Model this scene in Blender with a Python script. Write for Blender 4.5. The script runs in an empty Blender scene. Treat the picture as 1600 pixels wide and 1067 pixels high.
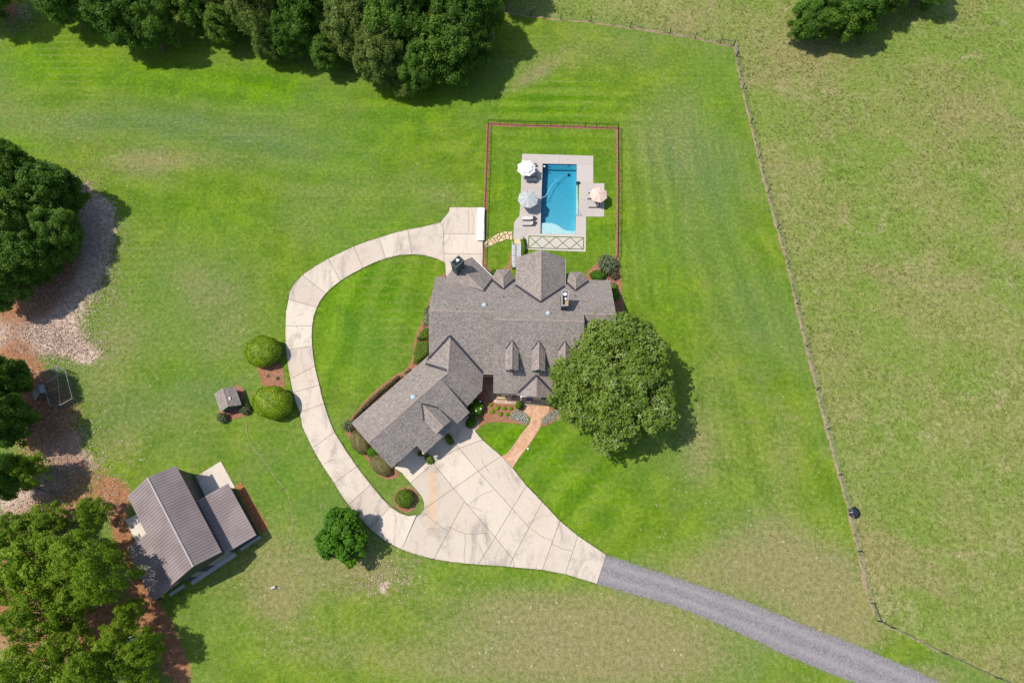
import bpy, math, random
import numpy as np
from mathutils import Vector, Matrix

# ------------------------------------------------------------------ camera, light, exposure
SC = bpy.context.scene
CAMH = 100.0
TILT = math.radians(19.0)
cam = bpy.data.cameras.new('camera'); cam.lens = 24.0; cam.sensor_width = 36.0; cam.clip_end = 3000; cam.clip_start = 0.5
camo = bpy.data.objects.new('camera', cam); SC.collection.objects.link(camo)
camo.location = (0, 0, CAMH); camo.rotation_euler = (TILT, 0, 0)
SC.camera = camo

SUN_DIR = Vector((0.56, -0.075, -1.0)).normalized()      # direction the light travels
world = bpy.data.worlds.new("World"); SC.world = world; world.use_nodes = True
wn = world.node_tree; wn.nodes.clear()
sky = wn.nodes.new('ShaderNodeTexSky'); sky.sky_type = 'NISHITA'; sky.sun_disc = False
sky.sun_elevation = math.asin(-SUN_DIR.z)
sky.sun_rotation = math.atan2(-SUN_DIR.x, -SUN_DIR.y)
sky.air_density = 1.0; sky.dust_density = 1.0
bg = wn.nodes.new('ShaderNodeBackground'); bg.inputs[1].default_value = 0.15
wo = wn.nodes.new('ShaderNodeOutputWorld')
wn.links.new(sky.outputs[0], bg.inputs[0]); wn.links.new(bg.outputs[0], wo.inputs[0])
sl = bpy.data.lights.new('sun', 'SUN'); sl.energy = 4.4; sl.angle = math.radians(0.6); sl.color = (1.0, 0.95, 0.87)
so = bpy.data.objects.new('sun', sl); SC.collection.objects.link(so)
so.rotation_euler = SUN_DIR.to_track_quat('-Z', 'Y').to_euler(); so.location = (-60, 10, 120)
SC.view_settings.view_transform = 'Standard'; SC.view_settings.look = 'None'
SC.view_settings.gamma = 1.0; SC.view_settings.use_curve_mapping = False
SC.view_settings.exposure = 0.13

# ------------------------------------------------------------------ helpers
F = 1066.67
def W(px, py, z=0.0):
    """survey helper: the ground point (or point at height z) seen at a place of the aerial photo"""
    u = px-800; v = 533.5-py
    dy = v*math.cos(TILT)+F*math.sin(TILT); dz = v*math.sin(TILT)-F*math.cos(TILT)
    s = (CAMH-z)/-dz
    return (u*s, dy*s)
def DEP(px, py, z=0.0):
    v = 533.5-py
    return (CAMH-z)/(math.cos(TILT)-v*math.sin(TILT)/F)
def mpp(px, py, z=0.0): return DEP(px, py, z)/F
def zoom(ox, oy, s):
    return lambda x, y: (ox+s*x, oy+s*y)
ZA = zoom(740, 170, .24367)     # pool
ZB = zoom(660, 370, .253)       # house
ZC = zoom(530, 520, .2343)      # garage
ZD = zoom(720, 560, .1687)      # front walk
ZE = zoom(180, 700, .2342)      # barn
ZF = zoom(400, 300, .3185)      # loop drive
ZG = zoom(380, 640, .2812)
ZH = zoom(560, 640, .2811)      # apron
ZI = zoom(320, 500, .1687)      # well house
ZJ = zoom(0, 470, .2718)        # coop
ZK = zoom(840, 380, .1312)
ZL = zoom(680, 370, .12185)
ZM = zoom(800, 230, .1594)
ZN = zoom(740, 570, .1031)
def WZ(zf, pts, z=0.0): return [W(*zf(*p), z) for p in pts]

COL = SC.collection
def setp(o, label=None, cat=None, group=None, kind=None):
    if label: o['label'] = label
    if cat: o['category'] = cat
    if group: o['group'] = group
    if kind: o['kind'] = kind
    return o
def empty(name, loc, label=None, cat=None, group=None, kind=None, rz=0.0):
    o = bpy.data.objects.new(name, None); COL.objects.link(o); o.location = loc; o.rotation_euler = (0, 0, rz)
    o.empty_display_size = .3
    return setp(o, label, cat, group, kind)
def rootloc(o):
    while o.parent: o = o.parent
    return o.location
class MB:
    """collects vertices and faces in world (or thing-local) space"""
    def __init__(s): s.v = []; s.f = []; s.uv = None; s.m = []
    def add(s, vs, fs, mi=0):
        b = len(s.v); s.v.extend([tuple(p) for p in vs]); s.f.extend([tuple(b+i for i in f) for f in fs]); s.m.extend([mi]*len(fs))
        return s
    def box(s, c, d, rz=0.0, mi=0, M=None):
        x, y, z = d[0]/2, d[1]/2, d[2]/2; cs, sn = math.cos(rz), math.sin(rz)
        vs = []
        for a, b, e in ((-x,-y,-z),(x,-y,-z),(x,y,-z),(-x,y,-z),(-x,-y,z),(x,-y,z),(x,y,z),(-x,y,z)):
            vs.append((c[0]+a*cs-b*sn, c[1]+a*sn+b*cs, c[2]+e))
        return s.add(vs, [(0,3,2,1),(4,5,6,7),(0,1,5,4),(1,2,6,5),(2,3,7,6),(3,0,4,7)], mi)
    def prism(s, poly, z0, z1, mi=0):
        n = len(poly); a = sum(poly[i][0]*poly[(i+1)%n][1]-poly[(i+1)%n][0]*poly[i][1] for i in range(n))
        if a < 0: poly = poly[::-1]
        vs = [(p[0], p[1], z0) for p in poly]+[(p[0], p[1], z1) for p in poly]
        fs = [tuple(range(n))[::-1], tuple(range(n, 2*n))]+[(i, (i+1)%n, n+(i+1)%n, n+i) for i in range(n)]
        return s.add(vs, fs, mi)
    def tube(s, pts, rad, n=6, cap=True, mi=0):
        pts = [Vector(p) for p in pts]
        if not hasattr(rad, '__len__'): rad = [rad]*len(pts)
        vs = []; fs = []
        for i, p in enumerate(pts):
            d = (pts[min(i+1, len(pts)-1)]-pts[max(i-1, 0)])
            if d.length < 1e-9: d = Vector((0, 0, 1))
            d.normalize()
            a = d.orthogonal() if abs(d.z) > .9 else d.cross(Vector((0, 0, 1)))
            a.normalize(); b = d.cross(a)
            for k in range(n):
                t = 2*math.pi*k/n
                vs.append(p+a*rad[i]*math.cos(t)+b*rad[i]*math.sin(t))
        for i in range(len(pts)-1):
            for k in range(n):
                k2 = (k+1)%n
                fs.append((i*n+k, (i+1)*n+k, (i+1)*n+k2, i*n+k2))
        if cap: fs.append(tuple(range(n))); fs.append(tuple(range((len(pts)-1)*n, len(pts)*n))[::-1])
        return s.add(vs, fs, mi)
    def ball(s, c, r, nu=10, nv=6, zmin=-1.0, mi=0):
        rx, ry, rz = r if hasattr(r, '__len__') else (r, r, r)
        t0 = math.asin(max(-1, zmin)); vs = []; fs = []
        for j in range(nv+1):
            t = t0+(math.pi/2-t0)*j/nv
            for i in range(nu):
                p = 2*math.pi*i/nu
                vs.append((c[0]+rx*math.cos(t)*math.cos(p), c[1]+ry*math.cos(t)*math.sin(p), c[2]+rz*math.sin(t)))
        for j in range(nv):
            for i in range(nu):
                fs.append((j*nu+i, j*nu+(i+1)%nu, (j+1)*nu+(i+1)%nu, (j+1)*nu+i))
        return s.add(vs, fs, mi)
    def obj(s, name, mats, parent=None, smooth=False, **k):
        me = bpy.data.meshes.new(name)
        off = rootloc(parent) if parent is not None else Vector((0, 0, 0))
        me.from_pydata([(x-off[0], y-off[1], z-off[2]) for x, y, z in s.v], [], s.f)
        if not isinstance(mats, (list, tuple)): mats = [mats]
        for m in mats: me.materials.append(m)
        if len(mats) > 1: me.polygons.foreach_set('material_index', s.m)
        if s.uv is not None:
            ul = me.uv_layers.new(name='UVMap'); ul.data.foreach_set('uv', [c for p in s.uv for c in p])
        if smooth: me.polygons.foreach_set('use_smooth', [True]*len(me.polygons))
        me.update()
        o = bpy.data.objects.new(name, me); COL.objects.link(o)
        if parent is not None: o.parent = parent
        return setp(o, **k)
def single(mb, name, mats, loc, smooth=False, **k):
    """a one-mesh thing with its origin at its base"""
    mb.v = [(x-loc[0], y-loc[1], z-loc[2]) for x, y, z in mb.v]
    o = mb.obj(name, mats, None, smooth, **k); o.location = loc
    return o
def copytree(o, parent=None):
    c = o.copy(); COL.objects.link(c)
    if parent is not None: c.parent = parent
    for ch in list(o.children): copytree(ch, c)
    return c
def npmesh(name, V, Q, mats, attrs=None, smooth=False):
    """fast quad mesh from numpy"""
    me = bpy.data.meshes.new(name)
    nq = len(Q)
    me.vertices.add(len(V)); me.vertices.foreach_set('co', V.astype(np.float32).ravel())
    me.loops.add(nq*4); me.loops.foreach_set('vertex_index', Q.astype(np.int32).ravel())
    me.polygons.add(nq); me.polygons.foreach_set('loop_start', np.arange(0, nq*4, 4, dtype=np.int32))
    me.polygons.foreach_set('loop_total', np.full(nq, 4, dtype=np.int32))
    if smooth: me.polygons.foreach_set('use_smooth', np.ones(nq, dtype=bool))
    for m in (mats if isinstance(mats, (list, tuple)) else [mats]): me.materials.append(m)
    for k, (dom, arr) in (attrs or {}).items():
        a = me.attributes.new(k, 'FLOAT', dom); a.data.foreach_set('value', arr.astype(np.float32))
    me.update(calc_edges=True); me.validate()
    return me

# ------------------------------------------------------------------ materials
class NT:
    def __init__(s, name):
        s.m = bpy.data.materials.new(name); s.m.use_nodes = True; s.t = s.m.node_tree; s.t.nodes.clear()
        s.out = s.t.nodes.new('ShaderNodeOutputMaterial')
    def n(s, typ, **k):
        nd = s.t.nodes.new('ShaderNode'+typ)
        for a, b in k.items():
            if a.startswith('i_'):
                key = a[2:]; key = int(key) if key.isdigit() else key.replace('_', ' ')
                s.put(nd.inputs[key], b)
            else: setattr(nd, a, b)
        return nd
    def put(s, inp, v):
        if isinstance(v, bpy.types.NodeSocket): s.t.links.new(v, inp)
        elif isinstance(v, bpy.types.Node): s.t.links.new(v.outputs[0], inp)
        else:
            if hasattr(v, '__len__') and len(v) == 3 and inp.type == 'RGBA': v = (*v, 1)
            inp.default_value = v
    def coord(s, kind='Object', sc=None, rot=None):
        c = s.n('TexCoord').outputs[kind]
        if sc is None and rot is None: return c
        mp = s.n('Mapping'); s.put(mp.inputs[0], c)
        if sc is not None: mp.inputs['Scale'].default_value = sc if hasattr(sc, '__len__') else (sc, sc, sc)
        if rot is not None: mp.inputs['Rotation'].default_value = rot
        return mp.outputs[0]
    def noise(s, scale, detail=4, rough=.6, vec=None, dist=0.0):
        nd = s.n('TexNoise'); nd.inputs['Scale'].default_value = scale; nd.inputs['Detail'].default_value = detail
        nd.inputs['Roughness'].default_value = rough; nd.inputs['Distortion'].default_value = dist
        if vec is not None: s.put(nd.inputs['Vector'], vec)
        return nd.outputs['Fac']
    def mix(s, f, a, b, mode='MIX'):
        nd = s.n('Mix', data_type='RGBA', blend_type=mode)
        s.put(nd.inputs[0], f); s.put(nd.inputs[6], a); s.put(nd.inputs[7], b)
        return nd.outputs[2]
    def math(s, op, a, b=0.0, c=0.0, clamp=False):
        nd = s.n('Math', operation=op, use_clamp=clamp); s.put(nd.inputs[0], a); s.put(nd.inputs[1], b); s.put(nd.inputs[2], c)
        return nd.outputs[0]
    def ramp(s, f, lo, hi, a=0.0, b=1.0, typ='SMOOTHSTEP'):
        nd = s.n('MapRange', interpolation_type=typ); s.put(nd.inputs[0], f)
        nd.inputs[1].default_value = lo; nd.inputs[2].default_value = hi; nd.inputs[3].default_value = a; nd.inputs[4].default_value = b
        return nd.outputs[0]
    def attr(s, name): return s.n('Attribute', attribute_name=name).outputs['Fac']
    def bump(s, h, strength=.5, dist=.05):
        nd = s.n('Bump'); nd.inputs['Strength'].default_value = strength; nd.inputs['Distance'].default_value = dist
        s.put(nd.inputs['Height'], h); return nd.outputs[0]
    def rnd(s): return s.n('ObjectInfo').outputs['Random']
    def bsdf(s, col, rough=.8, metal=0.0, spec=.3, normal=None, **k):
        b = s.n('BsdfPrincipled'); s.put(b.inputs['Base Color'], col); s.put(b.inputs['Roughness'], rough)
        b.inputs['Metallic'].default_value = metal; b.inputs['Specular IOR Level'].default_value = spec
        if normal is not None: s.put(b.inputs['Normal'], normal)
        for a, v in k.items(): s.put(b.inputs[a.replace('_', ' ')], v)
        s.t.links.new(b.outputs[0], s.out.inputs[0]); return s.m
def simple(name, col, rough=.7, var=.15, scale=3.0, metal=0.0, spec=.3, bump=0.0):
    t = NT(name); c = t.coord(); n1 = t.noise(scale, 5, .65, c)
    k = t.ramp(n1, .3, .7, 1-var, 1+var, 'LINEAR')
    cc = t.mix(1.0, col, t.n('CombineColor', i_0=k, i_1=k, i_2=k), 'MULTIPLY')
    nm = t.bump(n1, bump, .03) if bump else None
    return t.bsdf(cc, rough, metal, spec, nm)

def m_ground():
    t = NT('grass_ground'); P = t.coord()
    big = t.noise(.045, 4, .55, P); med = t.noise(.22, 5, .6, P, .6); fine = t.noise(1.6, 4, .7, P); vf = t.noise(5.5, 3, .8, P)
    clump = t.noise(.75, 4, .75, P, .8); streak = t.noise(1.1, 4, .7, t.coord('Object', (1, .28, 1), (0, 0, .25)), .5)
    # green of the mown grass
    g = t.mix(t.ramp(med, .35, .68), (.096, .168, .010), (.155, .224, .016))
    g = t.mix(t.ramp(big, .42, .62), g, (.124, .186, .034))
    lush = t.math('MULTIPLY', t.attr('lush'), t.ramp(med, .2, .7, .55, 1.0))
    g = t.mix(lush, g, t.mix(t.ramp(med, .35, .65), (.062, .162, .002), (.116, .228, .003)))
    g = t.mix(t.math('MULTIPLY', t.attr('blue'), t.ramp(med, .3, .62, .45, 1.0), clamp=True), g, (.098, .158, .052))
    mw = t.attr('mow')
    g = t.mix(t.math('MULTIPLY', t.math('MAXIMUM', mw, 0.0), .60), g, (.200, .262, .036))
    g = t.mix(t.math('MULTIPLY', t.math('MAXIMUM', t.math('MULTIPLY', mw, -1.0), 0.0), .60), g, (.062, .125, .004))
    # faint mower lines
    wv = t.n('TexWave', bands_direction='Y'); t.put(wv.inputs['Vector'], P); wv.inputs['Scale'].default_value = .22; wv.inputs['Distortion'].default_value = 5.0; wv.inputs['Detail'].default_value = 1.0; wv.inputs['Detail Scale'].default_value = .05
    wx = t.n('TexWave', bands_direction='X'); t.put(wx.inputs['Vector'], P); wx.inputs['Scale'].default_value = .20; wx.inputs['Distortion'].default_value = 6.0; wx.inputs['Detail'].default_value = 1.0; wx.inputs['Detail Scale'].default_value = .04
    sel = t.ramp(t.n('SeparateXYZ', i_0=P).outputs[0], 12, 22)
    wl = t.math('ADD', t.math('MULTIPLY', wv.outputs['Fac'], t.math('SUBTRACT', 1.0, sel)), t.math('MULTIPLY', wx.outputs['Fac'], sel))
    wl = t.math('MULTIPLY', t.ramp(wl, .55, .95), t.ramp(t.noise(.07, 3, .6, P), .46, .64, .0, .30))
    g = t.mix(wl, g, (.200, .240, .050))
    pt = t.noise(.085, 5, .68, P, 2.2)
    g = t.mix(t.math('MULTIPLY', t.ramp(pt, .52, .66), t.math('SUBTRACT', .30, t.math('MULTIPLY', t.attr('lush'), .26), clamp=True)), g, (.185, .178, .060))
    g = t.mix(t.math('MULTIPLY', t.ramp(pt, .46, .34), .35), g, (.075, .150, .012))
    # thin grass: thatch shows between the blades, as flecks
    dry = t.attr('dry')
    fl = t.math('ADD', t.math('MULTIPLY', fine, .42), t.math('ADD', t.math('MULTIPLY', clump, .15), t.math('MULTIPLY', vf, .48)))
    dm = t.ramp(t.math('ADD', fl, t.math('MULTIPLY', dry, .17)), .53, .80)
    straw = t.mix(vf, (.165, .135, .060), (.330, .270, .155))
    g = t.mix(t.math('MULTIPLY', dm, t.ramp(dry, 0.0, .9, .40, .85)), g, straw)
    g = t.mix(t.math('MULTIPLY', t.math('MULTIPLY', t.ramp(dry, .15, 1.2), t.ramp(med, .30, .60, .35, 1.0)), .46), g, (.225, .195, .075))
    # rough pasture
    ps = t.attr('pasture')
    pm = t.ramp(t.math('ADD', t.math('MULTIPLY', clump, .35), t.math('MULTIPLY', t.noise(2.4, 4, .75, P, 1.0), .65)), .38, .62)
    pc = t.mix(pm, (.134, .172, .028), (.258, .245, .094))
    pc = t.mix(t.ramp(t.noise(.06, 4, .6, P), .40, .62), pc, t.mix(pm, (.112, .178, .020), (.188, .238, .054)))
    pc = t.mix(t.math('MULTIPLY', t.ramp(t.noise(.035, 5, .65, P, 1.5), .50, .66), .55), pc, t.mix(pm, (.185, .160, .060), (.290, .232, .118)))
    pdry = t.ramp(t.math('ADD', t.math('MULTIPLY', t.noise(.12, 5, .7, P, 1.2), .8), t.math('MULTIPLY', fine, .25)), .56, .74)
    pc = t.mix(t.math('MULTIPLY', pdry, .6), pc, (.33, .27, .15))
    g = t.mix(ps, g, pc)
    pd = t.math('MULTIPLY', ps, t.math('MULTIPLY', dm, t.ramp(dry, .1, .8)))
    g = t.mix(t.math('MULTIPLY', pd, .6), g, (.36, .255, .16))
    # scattered pale flecks: clippings, clover, thatch
    vo = t.n('TexVoronoi'); vo.inputs['Scale'].default_value = 1.15; t.put(vo.inputs['Vector'], P)
    dot = t.math('MULTIPLY', t.ramp(vo.outputs['Distance'], .10, .24, 1, 0), t.ramp(t.n('SeparateColor', i_0=vo.outputs['Color']).outputs[0], .80, .90))
    g = t.mix(t.math('MULTIPLY', dot, t.math('ADD', .16, t.math('MULTIPLY', dry, .35), clamp=True)), g, (.48, .42, .30))
    # bare earth
    def earth(att, c0, c1, k=.62):
        a = t.attr(att)
        mm = t.ramp(t.math('ADD', t.math('MULTIPLY', t.math('ADD', t.math('MULTIPLY', clump, .25), t.math('ADD', t.math('MULTIPLY', fine, .45), t.math('MULTIPLY', vf, .35))), 1.15), t.math('MULTIPLY', a, .85)), .86, 1.16)
        return mm, t.mix(fine, c0, c1)
    mm, ec = earth('sand', (.34, .245, .185), (.62, .47, .375))
    g = t.mix(mm, g, ec)
    mm2, ec2 = earth('soil', (.22, .092, .038), (.38, .185, .100))
    g = t.mix(mm2, g, ec2)
    v = t.ramp(t.math('ADD', t.math('MULTIPLY', vf, .5), t.math('MULTIPLY', fine, .5)), .32, .68, .52, 1.50, 'LINEAR')
    g = t.mix(1.0, g, t.n('CombineColor', i_0=v, i_1=v, i_2=v), 'MULTIPLY')
    h = t.math('ADD', vf, t.math('MULTIPLY', clump, t.ramp(ps, 0, 1, .6, 2.4)))
    return t.bsdf(g, .95, 0, .08, t.bump(h, .5, .14))
def m_shingle():
    t = NT('asphalt_shingles'); uv = t.coord('UV')
    br = t.n('TexBrick', offset=.37, offset_frequency=2); t.put(br.inputs['Vector'], uv)
    br.inputs['Scale'].default_value = 1.0; br.inputs['Mortar Size'].default_value = .018; br.inputs['Brick Width'].default_value = .30; br.inputs['Row Height'].default_value = .17
    br.inputs['Color1'].default_value = (.0, .0, .0, 1); br.inputs['Color2'].default_value = (1, 1, 1, 1); br.inputs['Mortar'].default_value = (.0, .0, .0, 1)
    n1 = t.noise(7.0, 3, .7, uv); n2 = t.noise(.25, 4, .6, uv); vo = t.n('TexVoronoi'); vo.inputs['Scale'].default_value = 6.0; t.put(vo.inputs['Vector'], uv)
    vc = t.n('SeparateColor', i_0=vo.outputs['Color']).outputs[0]
    f = t.math('ADD', t.math('MULTIPLY', br.outputs['Color'], .34), t.math('ADD', t.math('MULTIPLY', vc, .40), t.math('MULTIPLY', n1, .30)))
    c = t.mix(t.ramp(f, .22, .86), (.185, .156, .138), (.345, .297, .262))
    k = t.ramp(n2, .3, .7, .92, 1.08, 'LINEAR')
    c = t.mix(1.0, c, t.n('CombineColor', i_0=k, i_1=k, i_2=k), 'MULTIPLY')
    return t.bsdf(c, .92, 0, .15, t.bump(br.outputs['Color'], .35, .02))
def m_concrete(name, base, stain=1.0, warm=(.40, .235, .13)):
    t = NT(name); P = t.coord(); r = t.rnd()
    n1 = t.noise(.35, 6, .7, P, .8); n2 = t.noise(2.2, 5, .7, P, .4); n3 = t.noise(.12, 3, .5, P)
    b2 = tuple(x*.80 for x in base)
    c = t.mix(t.ramp(r, 0, 1, .0, .5, 'LINEAR'), base, b2)
    c = t.mix(t.math('MULTIPLY', t.ramp(n1, .50, .72), .62*stain), c, (.20, .17, .15))
    c = t.mix(t.math('MULTIPLY', t.ramp(n2, .50, .75), .30*stain), c, (.28, .23, .20))
    c = t.mix(t.math('MULTIPLY', t.ramp(n3, .50, .68), .30), c, warm)
    return t.bsdf(c, .85, 0, .2, t.bump(n2, .15, .01))
def m_drive():
    t = NT('driveway_concrete'); P = t.coord(); r = t.rnd()
    n1 = t.noise(.30, 7, .72, t.coord('Object', (1, .45, 1), (0, 0, .5)), 1.2); n2 = t.noise(2.4, 5, .75, P, .4); n3 = t.noise(.10, 3, .5, P)
    c = t.mix(r, (.61, .52, .42), (.50, .42, .34))
    c = t.mix(t.math('MULTIPLY', t.ramp(n1, .47, .68), .62), c, (.235, .20, .175))
    c = t.mix(t.math('MULTIPLY', t.ramp(n2, .48, .75), .30), c, (.30, .245, .205))
    # rust streak that runs down from the middle garage pillar
    sp = t.n('SeparateXYZ', i_0=t.n('NewGeometry').outputs['Position'])
    x0, y0 = W(677, 735); x1, y1 = W(672, 850)
    dx = t.math('ABSOLUTE', t.math('SUBTRACT', t.math('ADD', sp.outputs[0], t.math('MULTIPLY', t.noise(.5, 3, .6, P), 1.6)), x0+.8))
    st = t.math('MULTIPLY', t.ramp(dx, 0.1, 1.1, .62, 0), t.math('MULTIPLY', t.ramp(sp.outputs[1], y1, y1+5, 0, 1), t.ramp(sp.outputs[1], y0-1.0, y0+.8, 1, 0)))
    c = t.mix(t.math('MULTIPLY', st, t.ramp(n2, .25, .65, .35, .9)), c, (.56, .32, .14))
    c = t.mix(t.math('MULTIPLY', t.ramp(n3, .56, .70), .25), c, (.50, .36, .26))
    return t.bsdf(c, .85, 0, .2, t.bump(n2, .15, .01))
def m_gravel():
    t = NT('road_gravel'); P = t.coord(); tr = t.attr('track')
    n = t.noise(3.5, 5, .85, P); n2 = t.noise(.3, 4, .6, P)
    c = t.mix(t.ramp(n, .35, .65), (.145, .135, .138), (.270, .252, .250))
    c = t.mix(t.math('MULTIPLY', tr, .40), c, (.33, .300, .285))
    c = t.mix(t.math('MULTIPLY', t.ramp(n2, .5, .7), .3), c, (.16, .15, .15))
    return t.bsdf(c, .95, 0, .1, t.bump(n, .7, .05))
def m_mulch():
    t = NT('mulch'); P = t.coord(); n = t.noise(4.5, 5, .85, P); n2 = t.noise(.6, 4, .6, P)
    c = t.mix(t.ramp(n, .35, .68), (.17, .072, .038), (.43, .215, .130))
    c = t.mix(t.math('MULTIPLY', t.ramp(n2, .45, .7), .5), c, (.30, .165, .105))
    return t.bsdf(c, .95, 0, .1, t.bump(n, .8, .06))
def m_leaf(name, a, b, c, trans=.22, spec=.25, rough=.55):
    """a: darkest leaf colour, b: usual, c: palest (silvery or new growth)"""
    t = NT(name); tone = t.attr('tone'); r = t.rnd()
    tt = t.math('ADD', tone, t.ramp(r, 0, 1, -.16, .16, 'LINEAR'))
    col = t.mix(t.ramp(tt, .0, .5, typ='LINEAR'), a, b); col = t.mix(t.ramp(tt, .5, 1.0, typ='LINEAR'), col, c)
    bs = t.n('BsdfPrincipled'); t.put(bs.inputs['Base Color'], col); bs.inputs['Roughness'].default_value = rough; bs.inputs['Specular IOR Level'].default_value = spec
    tl = t.n('BsdfTranslucent'); t.put(tl.inputs[0], t.mix(.5, col, (.13, .27, .02)))
    mx = t.n('MixShader'); mx.inputs[0].default_value = trans
    t.t.links.new(bs.outputs[0], mx.inputs[1]); t.t.links.new(tl.outputs[0], mx.inputs[2]); t.t.links.new(mx.outputs[0], t.out.inputs[0])
    return t.m
def m_stone(name, pal, var=.25):
    t = NT(name); P = t.coord(); r = t.rnd(); n = t.noise(2.2, 5, .7, P)
    c = t.mix(t.ramp(r, 0, .5, typ='LINEAR'), pal[0], pal[1]); c = t.mix(t.ramp(r, .5, 1, typ='LINEAR'), c, pal[2])
    k = t.ramp(n, .3, .7, 1-var, 1+var, 'LINEAR')
    c = t.mix(1.0, c, t.n('CombineColor', i_0=k, i_1=k, i_2=k), 'MULTIPLY')
    return t.bsdf(c, .85, 0, .2, t.bump(n, .3, .02))
def m_water():
    t = NT('pool_water'); P = t.coord()
    n = t.noise(3.4, 3, .6, P, 1.0); n2 = t.noise(9.0, 2, .6, P, .5)
    nm = t.bump(t.math('ADD', n, t.math('MULTIPLY', n2, .4)), .35, .05)
    tr = t.n('BsdfTransparent'); gl = t.n('BsdfGlossy'); gl.inputs['Roughness'].default_value = .05; t.put(gl.inputs['Normal'], nm)
    fr = t.n('Fresnel'); fr.inputs['IOR'].default_value = 1.33; t.put(fr.inputs['Normal'], nm)
    mx = t.n('MixShader'); t.put(mx.inputs[0], fr.outputs[0]); t.t.links.new(tr.outputs[0], mx.inputs[1]); t.t.links.new(gl.outputs[0], mx.inputs[2])
    t.t.links.new(mx.outputs[0], t.out.inputs[0])
    va = t.n('VolumeAbsorption'); va.inputs[0].default_value = (.28, .78, .89, 1); va.inputs[1].default_value = 1.0
    t.t.links.new(va.outputs[0], t.out.inputs[1]); return t.m
def m_plaster():
    t = NT('pool_plaster'); P = t.coord()
    v = t.n('TexVoronoi', feature='SMOOTH_F1'); v.inputs['Scale'].default_value = 4.6; t.put(v.inputs['Vector'], P)
    k = t.noise(4.8, 4, .75, P, 1.0)
    c = t.mix(t.ramp(t.math('ADD', t.math('MULTIPLY', k, .7), t.math('MULTIPLY', v.outputs['Distance'], .6)), .35, .75), (.44, .52, .51), (.56, .63, .61))  # mottled colour painted in to stand for caustic light ripples on the basin
    return t.bsdf(c, .7)
def m_metalroof():
    t = NT('painted_metal_roof'); P = t.coord(); n = t.noise(.25, 4, .6, P); n2 = t.noise(6, 3, .6, P)
    c = t.mix(t.ramp(n, .35, .65), (.205, .160, .155), (.265, .210, .200)); c = t.mix(t.math('MULTIPLY', t.ramp(n2, .5, .8), .2), c, (.12, .10, .10))
    return t.bsdf(c, .62, 0, .35)

M = {}
M['ground'] = m_ground(); M['shingle'] = m_shingle(); M['drive'] = m_drive(); M['gravel'] = m_gravel(); M['mulch'] = m_mulch()
M['deck'] = m_concrete('deck_concrete', (.47, .415, .375), .35, (.40, .33, .29)); M['pale'] = m_concrete('pale_concrete', (.62, .55, .46), .9, (.50, .36, .25))
M['lattice'] = m_concrete('pale_paver', (.50, .45, .38), .2, (.46, .40, .33))
M['joint'] = simple('joint_dirt', (.10, .08, .06), .9, .3, 4); M['crack'] = simple('crack_dirt', (.17, .13, .10), .9, .3, 4)
M['ridge'] = simple('ridge_shingles', (.285, .225, .195), .9, .25, 3.0, bump=.4)
M['valley'] = simple('valley_metal', (.055, .052, .066), .6, .2, 1, .3)
M['wall'] = simple('stone_cladding', (.42, .31, .20), .9, .35, 2.0, bump=.6); M['brickwall'] = simple('brick_wall', (.30, .19, .13), .9, .25, 4.0, bump=.5)
M['siding'] = simple('green_grey_siding', (.055, .080, .080), .7, .15, 1.5); M['trim'] = simple('white_trim', (.72, .70, .66), .6, .05)
M['fascia'] = simple('tan_fascia', (.40, .36, .32), .6, .08); M['gutter'] = simple('grey_gutter', (.26, .24, .23), .5, .1, 1, .2, .5)
M['glass'] = simple('window_glass', (.02, .025, .03), .08, .05, 1, 0, .8); M['dome'] = simple('frosted_dome', (.36, .42, .45), .5, .05, 1, 0, .3)
M['dark'] = simple('dark_metal', (.02, .022, .024), .45, .1, 2, .5, .5); M['black'] = simple('black_paint', (.012, .012, .013), .4, .1, 2, 0, .5)
M['white'] = simple('white_paint', (.80, .80, .78), .55, .04, 1.5); M['whitecap'] = simple('white_chimney_pot', (.78, .77, .74), .5, .05)
M['orange'] = simple('orange_flue', (.45, .22, .05), .7, .3, 3); M['blue'] = simple('blue_door_paint', (.008, .022, .20), .4, .05)
M['metalroof'] = m_metalroof(); M['barnwall'] = simple('dark_grey_barn_siding', (.055, .055, .062), .55, .15, 1.5, .2, .4)
M['ridgecap'] = simple('grey_metal_ridge_cap', (.32, .29, .27), .45, .08, 1, .2, .5)
M['slabgrey'] = simple('grey_slab', (.42, .42, .41), .85, .12, 1.2)
M['flag'] = m_stone('orange_flagstone', [(.50, .27, .15), (.56, .34, .21), (.44, .22, .13)]); M['tanstone'] = m_stone('tan_flagstone', [(.56, .42, .23), (.60, .46, .28), (.50, .34, .19)])
M['patiostone'] = m_stone('patio_stone', [(.48, .34, .24), (.36, .27, .22), (.55, .42, .30)]); M['pebble'] = m_stone('pebbles', [(.42, .32, .23), (.30, .23, .18), (.52, .42, .32)])
M['mortar'] = simple('sandy_mortar', (.42, .30, .21), .95, .25, 3); M['turf'] = simple('turf_strip_green', (.055, .10, .015), .95, .3, 8)
M['canvas_w'] = simple('white_canvas', (.80, .78, .72), .85, .05, 2); M['canvas_b'] = simple('beige_canvas', (.62, .46, .38), .85, .06, 2)
M['canvas_g'] = simple('pale_grey_canvas', (.44, .45, .435), .85, .05, 2); M['canvas_s'] = simple('grey_canvas_stripe', (.27, .28, .275), .85, .05, 2)
M['sling'] = simple('grey_sling_fabric', (.42, .39, .37), .8, .08, 2); M['frame'] = simple('pewter_frame', (.07, .065, .065), .5, .1, 2, .3, .5)
M['cushion'] = simple('pale_grey_cushion', (.55, .52, .50), .85, .06, 2)
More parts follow.
